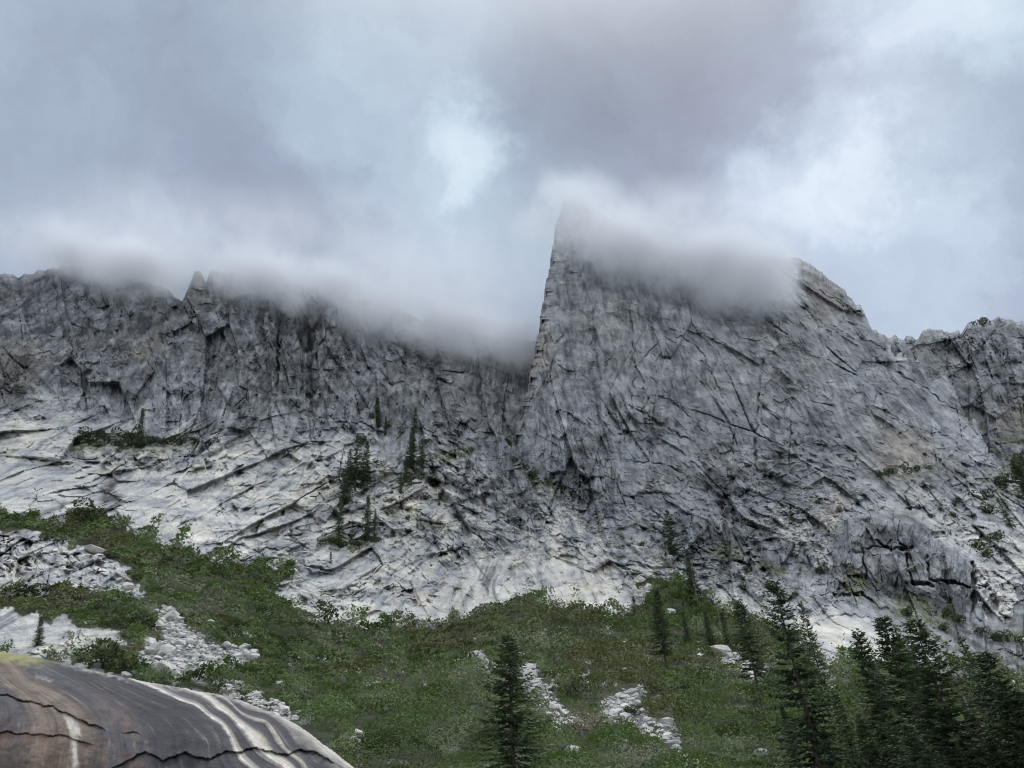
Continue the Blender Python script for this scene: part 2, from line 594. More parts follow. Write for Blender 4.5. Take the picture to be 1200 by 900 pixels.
P_STAIN = [[(85, 532), (200, 532), (190, 548), (130, 552), (90, 546)], [(548, 578), (575, 560), (600, 580), (590, 595), (560, 590)], [(100, 580), (140, 560), (150, 590), (120, 600)],
           [(300, 690), (336, 682), (338, 700), (310, 700)]]
M_STAIN = polymask(P_STAIN, 4)
P_SMOOTH = [[(-260, 545), (230, 545), (260, 600), (240, 650), (0, 600), (-260, 600)], [(480, 735), (560, 650), (640, 640), (760, 700), (740, 730), (600, 720)], [(920, 760), (990, 715), (1060, 735), (1060, 780)]]
M_SMOOTH = polymask(P_SMOOTH, 12)


def cover(px, py):
    """how much brush, talus and bare rock at a point of the plan"""
    br = look(M_BRUSH, px, py, 9, 61)
    ri = look(M_IN, px, py, 9, 67)
    ta = look(M_TALUS, px, py, 6, 71, 1 / 12.0)
    gaps = fbm(px / 26.0, py / 15.0, 4, 77)
    small = (gaps > 0.6) * 1.0
    b = np.clip(br * (1 - ri) * (1 - ta), 0, 1)
    b = b * (1 - small * sstep(700, 760, py) * (fbm(px / 9, py / 6, 2, 78) > 0))
    return b, ta, br


# cracks and corners drawn along the face: (line, half width px, depth m)
CRACKS = [([(325, 360), (326, 400), (325, 430), (324, 455)], 1.7, 7.0), ([(152 + 200, 360), (352, 382)], 1.0, 2.5),
          ([(606, 520), (622, 470), (632, 425), (640, 390)], 1.5, 4), ([(696, 625), (657, 595), (658, 530)], 1.2, 3),
          ([(738, 476), (752, 482), (768, 494), (790, 505), (815, 520)], 1.8, 5), ([(752, 482), (762, 465), (785, 468)], 1.3, 3),
          ([(733, 515), (740, 480), (744, 430), (742, 390), (735, 350)], 1.2, 3), ([(744, 430), (775, 400), (800, 395), (820, 410), (835, 440)], 1.2, 3),
          ([(800, 410), (830, 430), (850, 470), (870, 500)], 1.0, 2.5), ([(760, 440), (790, 470), (830, 510)], 1.0, 2.5), ([(790, 380), (830, 400), (860, 440)], 1.1, 2.5),
          ([(815, 385), (860, 410), (880, 440)], 1.0, 2.5),
          ([(893, 420), (890, 460), (886, 500), (884, 530), (888, 550)], 1.7, 5), ([(928, 480), (926, 510), (924, 540)], 1.4, 4), ([(860, 490), (858, 530), (852, 560)], 1.0, 3),
          ([(924, 514), (940, 525), (955, 535)], 1.8, 4), ([(735, 540), (780, 545), (810, 560), (800, 575)], 1.2, 3), ([(700, 540), (710, 580), (712, 600)], 1.2, 3),
          ([(960, 340), (990, 360), (1020, 370)], 1.3, 3), ([(950, 370), (990, 395), (1030, 405)], 1.4, 3), ([(900, 410), (950, 410), (1000, 440), (1060, 470)], 1.1, 2.5),
          ([(940, 440), (1000, 455), (1050, 490), (1090, 520)], 1.1, 2.5), ([(1035, 430), (1085, 455), (1130, 490), (1160, 530)], 1.4, 4), ([(1020, 470), (1060, 500), (1110, 510), (1150, 550)], 1.2, 3),
          ([(1120, 560), (1140, 580), (1165, 600)], 1.3, 3), ([(1105, 545), (1125, 565), (1150, 595)], 1.1, 3),
          ([(1138, 400), (1136, 420), (1142, 440)], 1.2, 4)]

# the big dark outcrop on the right: corners, roofs and the deep cleft beside it
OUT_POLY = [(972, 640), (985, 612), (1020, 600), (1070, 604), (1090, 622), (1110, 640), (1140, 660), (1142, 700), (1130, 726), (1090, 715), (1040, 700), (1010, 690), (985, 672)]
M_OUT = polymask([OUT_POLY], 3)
M_OUTB = polymask([OUT_POLY], 9)
CRACKS2 = [([(1140, 660), (1142, 690), (1140, 728)], 2.6, 9), ([(1068, 684), (1092, 685)], 2.2, 6), ([(1090, 678), (1120, 684), (1135, 690)], 1.8, 5), ([(1062, 650), (1064, 672), (1070, 684)], 1.5, 4),
           ([(1086, 650), (1090, 680)], 1.2, 3), ([(1090, 628), (1105, 628)], 3.0, 7), ([(1026, 634), (1046, 646), (1068, 640)], 1.4, 4), ([(1012, 643), (1016, 690)], 1.2, 3),
           ([(1012, 643), (1030, 640), (1062, 646)], 1.1, 3), ([(985, 700), (1010, 696), (1030, 712), (1050, 720)], 2.0, 5), ([(960, 728), (990, 720), (1020, 726)], 1.5, 4)]


def relief(px, py, P, kind):
    """displacement in metres outward and the tone changes that go with the rock type"""
    sc = np.maximum(1.0, 270.0 / np.maximum(P[..., 1], 5.0)) if kind == "side" else 1.0
    x, z = (px - 600.0) * 0.47, (600.0 - py) * 0.47     # metres along and up the wall
    wx = fbm(x / 110, z / 110, 2, 3) * 9 + 0.25 * perlin(x / 3, z / 3, 4)
    wz = fbm(x / 110 + 40, z / 110, 2, 8) * 9 + 0.25 * perlin(x / 3 + 7, z / 3, 5)
    busy = 0.55 + 0.75 * sstep(-0.25, 0.4, fbm(x / 48, z / 48, 3, 6))
    if kind == "pin":
        busy = 0.3 + 0.9 * sstep(-0.1, 0.4, fbm(x / 55, z / 65, 3, 6) + 0.3 * sstep(520, 600, py))
    X, Z = x + wx, z + wz

    brk = perlin(x / 16, z / 16, 14)
    cell = [0.0]

    g = 0.5

    def facets(u, v, cu, cv_, seed, amp, tilt, crack_w, crack_d):
        """planar blocks with steps between them; here and there the joint has opened to a crack"""
        F1, F2, r, du, dv = worley(u / cu, v / cv_, seed)
        h = amp * (r[..., 2] - 0.5) + tilt * ((r[..., 3] - 0.5) * du + (r[..., 4] - 0.5) * dv) * 2
        if abs(amp) < 3:
            cell[0] = r[..., 1] - 0.5
        op = sstep(0.02, 0.3, brk + (r[..., 5] - 0.62))
        k = sstep(0, np.maximum(crack_w, 1.7 * g / cv_), F2 - F1)
        return h * k - crack_d * (1 - k) * op + (1 - k) * (1 - op) * h * 0.6

    def joints(u, v, seed, thr, dep):
        """thin broken cracks along u"""
        q = 1 - np.abs(perlin(u, v, seed))
        return -dep * sstep(thr, 0.995, q) * sstep(-0.05, 0.25, perlin(u * 1.7 + 5, v * 0.6, seed + 1))

    def rot(a):
        c, s = math.cos(R(a)), math.sin(R(a))
        return X * c + Z * s, -X * s + Z * c       # along, across

    def drop(q):
        q = q - np.floor(q)
        return q * (1 - sstep(0.72, 1.0, q))

    # region weights
    left = 1 - sstep(520, 640, px)
    right = sstep(850, 960, px)
    low = look(M_PALE, px, py)
    smooth = look(M_SMOOTH, px, py)
    h = 5.0 * fbm(x / 90, z / 130, 3, 12)
    # upright columns
    u, v = rot(90 + 8)
    hv = facets(u, v, 62, 20, 21, 5.0, 9.0, 0.04, 1.6) + busy * (facets(u, v, 25, 9, 22, 2.6, 4.6, 0.085, 1.1) + facets(u, v, 11, 4.6, 23, 1.5, 2.6, 0.15, 0.9)
                                                       + 0.5 * joints(u / 26, v / 5, 24, 0.93, 1.5)) + facets(u, v, 5.2, 2.6, 27, 0.7, 1.4, 0.2, 0.5)
    cv = cell[0]
    # slabs lying along a line that falls to the right
    u, v = rot(-42)
    s = v / 9 + fbm(u / 70, v / 40, 2, 31) * 1.1
    saw = drop(s)
    m = sstep(-0.1, 0.35, fbm(u / 45, v / 18, 3, 33))
    hd = 0.8 * saw * m + facets(u, v, 52, 18, 34, 4.2, 8.0, 0.05, 1.6) + busy * (facets(u, v, 24, 8.5, 35, 2.6, 4.8, 0.08, 1.0) + facets(u, v, 8.5, 5, 36, 1.6, 3.0, 0.15, 0.8)
                                                                     + 0.45 * joints(u / 28, v / 5, 37, 0.93, 1.5)) + facets(u, v, 4.4, 2.9, 39, 0.7, 1.6, 0.2, 0.4)
    cd = cell[0]
    # sheets that climb gently to the right (lower left slabs)
    u, v = rot(18)
    s2 = v / 8 + fbm(u / 60, v / 35, 2, 41) * 1.2
    saw2 = drop(s2)
    m2 = sstep(-0.15, 0.3, fbm(u / 50, v / 16, 3, 43))
    hl = 1.4 * saw2 * m2 + facets(u, v, 40, 14, 44, 3.6, 7.0, 0.06, 1.9) + busy * (facets(u, v, 17, 7, 45, 2.4, 4.4, 0.11, 1.5) + facets(u, v, 8, 3.8, 46, 1.5, 2.6, 0.18, 0.9))
    cl = cell[0]
    # broken blocks of no particular direction
    u, v = rot(-20)
    blk = facets(u, v, 8.5, 5.5, 51, 2.2, 4.4, 0.12, 1.3) + facets(u, v, 4.4, 3.0, 52, 1.2, 2.4, 0.2, 0.8)
    cb = cell[0]
    if kind == "pin":
        wd = sstep(740, 900, px + (py - 450) * 0.5 + 40 * fbm(px / 60, py / 60, 2, 90))
        hh = hv * (1 - wd) + hd * wd
        ct = cv * (1 - wd) + cd * wd
        mo = look(M_OUT, px, py, 2, 106)
        hh = hh * (1 - mo) + 0.7 * hv * mo
        amp = 0.74 + 0.2 * sstep(780, 900, px) + 0.15 * sstep(520, 600, py)
    elif kind == "far":
        hh, amp, ct = 0.7 * hl + 1.0 * hv, 1.25, cl
    else:
        wl = low
        mid = sstep(420, 560, px + 60 * fbm(px / 70, py / 70, 2, 92))
        hlow = hl * (1 - mid) + hd * mid
        hh = 1.3 * hv * (1 - wl) + 1.1 * hlow * wl
        ct = cv * (1 - wl) + (cl * (1 - mid) + cd * mid) * wl
        amp = (1.0 + 0.25 * wl) * (1 - 0.45 * smooth)
    h = h + hh * amp
    # rubble-like roughness where the rock is broken
    rough = sstep(0.0, 0.5, fbm(px / 70, py / 40, 3, 55)) * (1 - smooth)
    lowz = sstep(470, 560, py) if kind != "far" else 0.4
    rough = np.clip(rough * (0.6 + 0.5 * lowz) + (0.12 + 0.25 * lowz) * (1 - smooth), 0, 1)
    if kind == "pin":
        rough = rough * (1 - mo) * (0.7 + 0.3 * sstep(540, 600, py))
    h = h + rough * blk * (1 + 0.35 * lowz)
    ct = ct * (1 - 0.6 * rough) + cb * 0.9 * rough
    h = h + 0.35 * fbm(x / 3.0, z / 3.0, 3, 60, 0.6)
    for i, (line, w, dep) in enumerate(CRACKS + CRACKS2):
        if kind == "side" and i < len(CRACKS) and i > 1:
            continue
        if kind == "pin" and i < 2:
            continue
        if kind == "far" and i != len(CRACKS) - 1:
            continue
        jx = px + 3 * perlin(px / 9, py / 9, 80 + i)
        jy = py + 3 * perlin(px / 9 + 5, py / 9, 95 + i)
        d, t = polydist(line, jx, jy)
        gap = 1.0 if i < 2 or i >= len(CRACKS) else 0.4 + 0.6 * sstep(-0.25, 0.15, perlin(px / 13, py / 13, 140 + i))
        w = w * (0.85 if isinstance(gap, float) else 0.72)
        h = h - (0.7 if kind == "pin" and i < len(CRACKS) else 1.0) * dep * (1 - sstep(w * 0.5, w * 1.6, d)) * (0.6 + 0.4 * np.sin(t * 3.1)) * gap
    return h / sc, ct


def tone_of(px, py, P, kind):
    x, z = P[..., 0], P[..., 2]
    low = look(M_PALE, px, py, 26, 101, 1 / 70.0)
    dark = look(M_DARK, px, py, 30, 103, 1 / 70.0)
    bright = look(M_BRIGHT, px, py, 14, 105, 1 / 40.0)
    # upright water marks
    st = fbm(x / 5.0 + fbm(x / 30, z / 30, 2, 110), z / 60, 4, 111, 0.6)
    st2 = fbm(x / 2.0, z / 26, 3, 115, 0.6)
    if kind == "pin":
        t = 0.375 + 0.30 * sstep(560, 660, py) + 0.05 * sstep(900, 1050, px)
    elif kind == "far":
        t = np.full(px.shape, 0.34)
    else:
        t = 0.235 + 0.50 * low - 0.04 * dark
        t = t - low * (0.17 * sstep(0.0, 0.6, fbm(x / 20 + z / 60, z / 7, 4, 126, 0.6)) + 0.10 * sstep(0.1, 0.5, fbm(x / 7 - z / 10, z / 3.5, 3, 128, 0.6)))
    t = t + 0.13 * bright
    t = t - 0.16 * sstep(0.1, 0.7, st) - 0.08 * st2
    t = t + 0.13 * fbm(x / 14, z / 10, 4, 120, 0.6)
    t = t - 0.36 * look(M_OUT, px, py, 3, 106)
    stain = look(M_STAIN, px, py, 12, 107, 1 / 30.0) * 0.85 * sstep(-0.35, 0.3, fbm(x / 4, z / 12, 3, 122))
    stain = np.maximum(stain, low * 0.5 * sstep(0.5, 0.8, st) * sstep(-0.1, 0.3, fbm(x / 40, z / 30, 2, 123)))
    rust = look(M_RUST, px, py, 12, 109, 1 / 30.0) + 0.22 * sstep(0.35, 0.7, fbm(x / 26, z / 22, 4, 124))
    return t, np.clip(stain, 0, 1), np.clip(rust, 0, 1)


# ------------------------------------------------------------------ the mountainside (left wall, slabs and brush slope)
def edge_round(s, Rp, depth):
    k = np.clip(1 - s / Rp, 0, 1)
    return depth * (1 - np.sqrt(np.clip(1 - k * k, 0, 1)))


def rows(a, b, step):
    return np.arange(a, b + step * 0.5, step)


def blurgrid(m, r):
    return blurmap(m.astype(np.float32), r)


def build_side():
    cx = rows(-250, 1450, 1.1)
    ry = np.concatenate([rows(290, 780, 0.95), rows(781.4, 1110, 1.9)])
    PX, PY = np.meshgrid(cx, ry)
    Y = np.exp(BASE(PX, PY))
    rid = RIDGE1(PX) + 3.0 * fbm(PX / 14, PX * 0 + 3, 4, 201, 0.6)
    Y = Y + edge_round(PY - rid, 12, 30)
    keep = (PY > rid) & ~((PX > 720) & (PY < FOOT2(PX) - 45)) & ~((PX > 700) & (PY < 470))
    P = at(PX, PY, Y)
    N = outward(PX, PY, at(PX, PY, np.exp(BASE(PX, PY))))
    br, ta, br0 = cover(PX, PY)
    rock = 1 - sstep(0.2, 0.7, np.maximum(br, ta) + (br0 > 0.5) * sstep(700, 720, PY) * 0.5)
    rs = blurgrid(rock, 3)
    bench = look(M_BENCH, PX, PY, 8, 211, 1 / 14.0)
    calm = 1 - 0.75 * blurgrid(bench, 3) * sstep(300, 240, PX)
    patch = look(M_IN, PX, PY, 6, 67)
    h, ct = relief(PX, PY, P, "side")
    h = h * (0.08 + 0.92 * rs) * (1 - 0.45 * sstep(690, 730, PY)) * (1 + 0.35 * patch) * calm
    h = h - 0.8 * (1 - rs)
    h = h + 0.5 * fbm(P[..., 0] / 5, P[..., 1] / 5, 3, 210) * (1 - rs)
    P = P + N * h[..., None]
    tone, stain, rust = tone_of(PX, PY, P, "side")
    tone = tone + 0.26 * ct * (1 - 0.5 * look(M_SMOOTH, PX, PY))
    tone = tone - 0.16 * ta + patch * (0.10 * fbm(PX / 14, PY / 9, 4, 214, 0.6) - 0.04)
    bench = look(M_BENCH, PX, PY, 8, 211, 1 / 14.0)
    led = sstep(0.42, 0.62, fbm(P[..., 0] / 22, P[..., 2] / 9, 4, 212, 0.6)) * sstep(420, 520, PY) * (1 - look(M_SMOOTH, PX, PY))
    vt = sstep(-0.15, 0.35, fbm(P[..., 0] / 3.5, P[..., 2] / 2.2, 4, 216, 0.65))
    veg = np.clip(0.95 * bench * np.maximum(vt, 0.35) + 0.45 * led * vt * (1 - sstep(0.3, 0.6, br)), 0, 1)
    soil = sstep(0.35, 0.6, br) * 0.9
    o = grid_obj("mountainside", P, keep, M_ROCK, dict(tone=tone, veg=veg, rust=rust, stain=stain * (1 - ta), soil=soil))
    tag(o, "grey granite mountainside of pale slabs and cliffs rising left of the pinnacle", "mountainside", kind="structure")
    return PX, PY, P


def build_pin():
    cx = rows(570, 1450, 1.0)
    ry = rows(222, 770, 0.95)
    PX, PY = np.meshgrid(cx, ry)
    Y0 = np.exp(PINR(PX, PY))
    B = np.exp(BASE(PX, PY))
    foot = FOOT2(PX)
    w = sstep(foot - 30, foot + 26, PY)
    Y0 = Y0 * (1 - w) + (B + 9) * w
    out = look(M_OUTB, PX, PY)
    YF = np.exp(PINR(PX, 0 * PY + 705)) + 8 + 0.06 * (705 - PY)
    Y0 = Y0 * (1 - 0.62 * out) + YF * 0.62 * out
    rid = RIDGE2(PX) + (2.2 + 2.0 * sstep(940, 960, PX)) * fbm(PX / 13, PX * 0 + 7, 4, 221, 0.6) * sstep(650, 700, PX)
    rid = rid + sstep(1030, 1060, PX) * (9 * fbm(PX / 24, PX * 0 + 5, 4, 226, 0.65) + 7 * (np.floor(PX / 19.0) % 2 - 0.5))
    # distance to the outline, both from the skyline and from the upright left edge
    line = [(592, 548), (598, 530), (608, 490), (618, 450), (628, 400), (636, 350), (641, 320), (646, 295), (651, 262), (655, 244), (660, 233)]
    dl, _ = polydist(line, PX, PY)
    s = np.minimum(np.where(PX > 664, PY - rid, 99), dl)
    jag = 3.0 * fbm(PY / 15, PX * 0 + 2, 4, 223, 0.65)
    jag = jag + 3.4 * (np.floor(PY / 17.0 + 0.6 * perlin(PY / 23, PX * 0 + 4, 224)) % 2 - 0.5)
    s = s + jag * (PX < 664)
    keep = (PY > rid) & (s > 0) & (PY < foot + 60)
    Y = Y0 + edge_round(np.maximum(s, 0), 11, 26) * (1 - 0.8 * sstep(1030, 1060, PX))
    P = at(PX, PY, Y)
    N = outward(PX, PY, at(PX, PY, Y0))
    h, ct = relief(PX, PY, P, "pin")
    h = h * np.clip(s / 7, 0.15, 1)
    P = P + N * h[..., None]
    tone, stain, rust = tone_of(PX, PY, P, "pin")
    tone = tone + 0.17 * ct
    bench = look(M_BENCH, PX, PY, 8, 211, 1 / 14.0)
    led = sstep(0.45, 0.62, fbm(P[..., 0] / 20, P[..., 2] / 9, 4, 212, 0.6)) * sstep(540, 600, PY)
    vt = sstep(-0.15, 0.35, fbm(P[..., 0] / 3.5, P[..., 2] / 2.2, 4, 216, 0.65))
    veg = np.clip((0.7 * bench + 0.5 * led) * vt, 0, 1)
    tone = tone - 0.1 * sstep(0, 0.4, fbm(PX / 50, PY / 30, 3, 230)) * sstep(640, 660, PX)
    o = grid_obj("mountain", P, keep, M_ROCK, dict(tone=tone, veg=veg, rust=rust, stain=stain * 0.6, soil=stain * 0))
    tag(o, "sheer grey granite mountain with a sharp pinnacle standing up into the cloud", "mountain", kind="structure")
    return PX, PY, P, keep


def build_far():
    cx = rows(930, 1460, 1.2)
    ry = rows(355, 700, 1.2)
    PX, PY = np.meshgrid(cx, ry)
    Y0 = 384 + (650 - PY) * 0.2 + 14 * sstep(1140, 1080, PX)
    rid = RIDGE3(PX) + 2.4 * fbm(PX / 13, PX * 0 + 9, 4, 231, 0.6) + 2.4 * (np.floor(PX / 17.0 + 1.3 * perlin(PX / 26, PX * 0, 235)) % 2 - 0.5)
    keep = PY > rid
    Y = Y0 + edge_round(np.maximum(PY - rid, 0), 9, 26)
    P = at(PX, PY, Y)
    N = outward(PX, PY, at(PX, PY, Y0))
    h, ct = relief(PX, PY, P, "far")
    h = h * np.clip((PY - rid) / 6, 0.2, 1)
    P = P + N * h[..., None]
    tone, stain, rust = tone_of(PX, PY, P, "far")
    tone = tone + 0.15 * ct
    veg = sstep(0.3, 0.5, fbm(P[..., 0] / 20, P[..., 2] / 9, 4, 232, 0.6)) * 0.6 * sstep(440, 520, PY)
    o = grid_obj("ridge", P, keep, M_ROCK, dict(tone=tone, veg=veg, rust=rust, stain=stain * 0.5, soil=stain * 0))
    tag(o, "blocky granite ridge behind the right shoulder of the mountain", "ridge", kind="structure")
    return PX, PY, P


SIDE = build_side()
PINM = build_pin()
FAR = build_far()


# ------------------------------------------------------------------ where things stand
def ground(px, py, on="auto"):
    """the built surface at a point of the plan"""
    if on == "auto":
        on = "pin" if (px > 640 and py < FOOT2(px) + 5 and py > RIDGE2(px)) else "side"
    if on == "far":
        PX, PY, P = FAR
    elif on == "pin":
        PX, PY, P, keep = PINM
    else:
        PX, PY, P = SIDE
    ix = int(np.clip(np.searchsorted(PX[0], px), 0, PX.shape[1] - 1))
    iy = int(np.clip(np.searchsorted(PY[:, 0], py), 0, PX.shape[0] - 1))
    return P[iy, ix].copy()


def grounds(px, py):
    PX, PY, P = SIDE
    ix = np.clip(np.searchsorted(PX[0], px), 1, PX.shape[1] - 1)
    iy = np.clip(np.searchsorted(PY[:, 0], py), 1, PX.shape[0] - 1)
    fx = np.clip((px - PX[0, ix - 1]) / (PX[0, ix] - PX[0, ix - 1]), 0, 1)[:, None]
    fy = np.clip((py - PY[iy - 1, 0]) / (PY[iy, 0] - PY[iy - 1, 0]), 0, 1)[:, None]
    return (P[iy - 1, ix - 1] * (1 - fx) + P[iy - 1, ix] * fx) * (1 - fy) + (P[iy, ix - 1] * (1 - fx) + P[iy, ix] * fx) * fy


# ------------------------------------------------------------------ valley floor under and behind the viewer
def build_ground():
    n = 60
    g = np.linspace(-1, 1, n)
    gx, gy = np.meshgrid(np.sign(g) * np.abs(g) ** 2 * 900, np.linspace(-900, 34, n))
    z = 0.9 * fbm(gx / 40, gy / 40, 3, 301) - 0.4 + 0.004 * np.maximum(np.abs(gx) - 30, 0)
    P = np.stack([gx, gy, z], -1)
    m, t, b = principled("valley_soil")
    pos = t.new("ShaderNodeNewGeometry").outputs["Position"]
    n1, _ = t.noise(pos, 0.6, 6, 0.6)
    t.l.new(t.ramp(n1, [(0.3, (0.03, 0.04, 0.018)), (0.7, (0.09, 0.085, 0.05))]), b.inputs["Base Color"])
    idx = np.arange(n * n).reshape(n, n)
    F = np.stack([idx[:-1, :-1].ravel(), idx[:-1, 1:].ravel(), idx[1:, 1:].ravel(), idx[1:, :-1].ravel()], -1)
    o = obj("ground", mesh_np("ground", P.reshape(-1, 3), [F], m, True))
    tag(o, "brushy valley floor where the viewer stands", "ground", kind="structure")


build_ground()


# ------------------------------------------------------------------ the water-streaked dome in the lower left corner
DTOP = curve([(-120, 752), (-40, 757), (0, 763), (60, 773), (100, 783), (140, 792), (180, 800), (220, 807), (260, 814), (286, 822), (328, 838), (354, 852), (380, 872), (418, 901), (450, 935), (500, 1000)])


def dome_material():
    m, t, b = principled("streaked_granite")
    q = t.attr("streak")
    wet = t.attr("lichen")
    pos = t.new("ShaderNodeNewGeometry").outputs["Position"]
    n1, _ = t.noise(pos, 2.2, 5, 0.6)
    n2, _ = t.noise(pos, 14.0, 4, 0.7)
    n0, _ = t.noise(pos, 0.5, 3, 0.5)
    comb = t.new("ShaderNodeCombineXYZ")
    t.set(comb.inputs[0], t.math("MULTIPLY", q, 5.0))
    t.set(comb.inputs[1], t.attr("along"))
    s1, _ = t.noise(comb.outputs[0], 1.0, 7.0, 0.62)
    comb2 = t.new("ShaderNodeCombineXYZ")
    t.set(comb2.inputs[0], t.math("MULTIPLY", q, 7.5))
    t.set(comb2.inputs[1], t.math("MULTIPLY", t.attr("along"), 0.4))
    s2, _ = t.noise(comb2.outputs[0], 1.0, 5.0, 0.65)
    qq = t.math("ADD", q, t.math("MULTIPLY", t.math("SUBTRACT", s1, 0.5), 0.3))
    qq = t.math("ADD", qq, t.math("MULTIPLY", t.math("SUBTRACT", n1, 0.5), 0.2))
    k = t.math("DIVIDE", t.math("ADD", qq, 1.0), 9.0)
    D, S, G, B_, T_, Wt, C = (0.036, 0.036, 0.043), (0.062, 0.062, 0.072), (0.20, 0.19, 0.18), (0.105, 0.085, 0.072), (0.165, 0.13, 0.105), (0.56, 0.54, 0.50), (0.36, 0.335, 0.295)
    st = lambda v, c: ((v + 1) / 9, c)
    c = t.ramp(k, [st(-1, B_), st(-0.5, S), st(0.0, T_), st(0.35, B_), st(0.9, T_), st(1.15, B_), st(1.5, S), st(2.0, S), st(2.4, D), st(2.9, D), st(3.5, D), st(3.85, S),
                       st(3.98, Wt), st(4.1, C), st(4.3, S), st(4.7, D), st(4.9, G), st(5.02, Wt), st(5.35, C), st(5.5, S), st(5.75, D), st(5.92, C), st(6.05, S), st(6.35, D), st(6.6, G), st(6.85, Wt)])
    # pale seep lines, broken along their length
    c = t.mix(t.math("MULTIPLY", t.maprange(s2, 0.52, 0.70, 0.0, 0.6), t.maprange(s1, 0.42, 0.6, 0.15, 1.0)), c, t.mix(0.5, c, (0.46, 0.43, 0.39, 1)))
    c = t.mix(t.maprange(s2, 0.49, 0.34, 0.0, 0.85), c, t.mix(1.0, c, (0.5, 0.5, 0.54, 1), "MULTIPLY"))
    c = t.mix(t.attr("rust"), c, (0.150, 0.098, 0.074, 1))
    n4, _ = t.noise(pos, 1.1, 7, 0.72)
    c = t.mix(t.maprange(n4, 0.44, 0.62, 0.0, 0.5), c, t.mix(1.0, c, (1.55, 1.5, 1.42, 1), "MULTIPLY"))
    c = t.mix(t.maprange(n4, 0.48, 0.34, 0.0, 0.6), c, t.mix(1.0, c, (0.55, 0.54, 0.55, 1), "MULTIPLY"))
    # crystals and lichen specks
    n3, _ = t.noise(pos, 11.0, 6, 0.8)
    c = t.mix(t.maprange(n3, 0.52, 0.68, 0.0, 0.75), c, t.mix(1.0, c, (1.7, 1.65, 1.6, 1), "MULTIPLY"))
    c = t.mix(t.maprange(n2, 0.5, 0.3, 0.0, 0.6), c, t.mix(1.0, c, (0.55, 0.55, 0.58, 1), "MULTIPLY"))
    c = t.mix(wet, c, (0.30, 0.29, 0.11, 1))
    c = t.mix(t.math("MULTIPLY", t.attr("pale"), t.maprange(s1, 0.3, 0.6, 0.35, 1.0)), c, (0.48, 0.455, 0.415, 1))
    t.l.new(c, b.inputs["Base Color"])
    b.inputs["Roughness"].default_value = 0.7
    b.inputs["Specular IOR Level"].default_value = 0.3
    bp = t.new("ShaderNodeBump")
    bp.inputs["Strength"].default_value = 0.5
    bp.inputs["Distance"].default_value = 0.12
    t.l.new(t.math("ADD", n3, t.math("MULTIPLY", n4, 2.5)), bp.inputs["Height"])
    t.l.new(bp.outputs[0], b.inputs["Normal"])
    return m


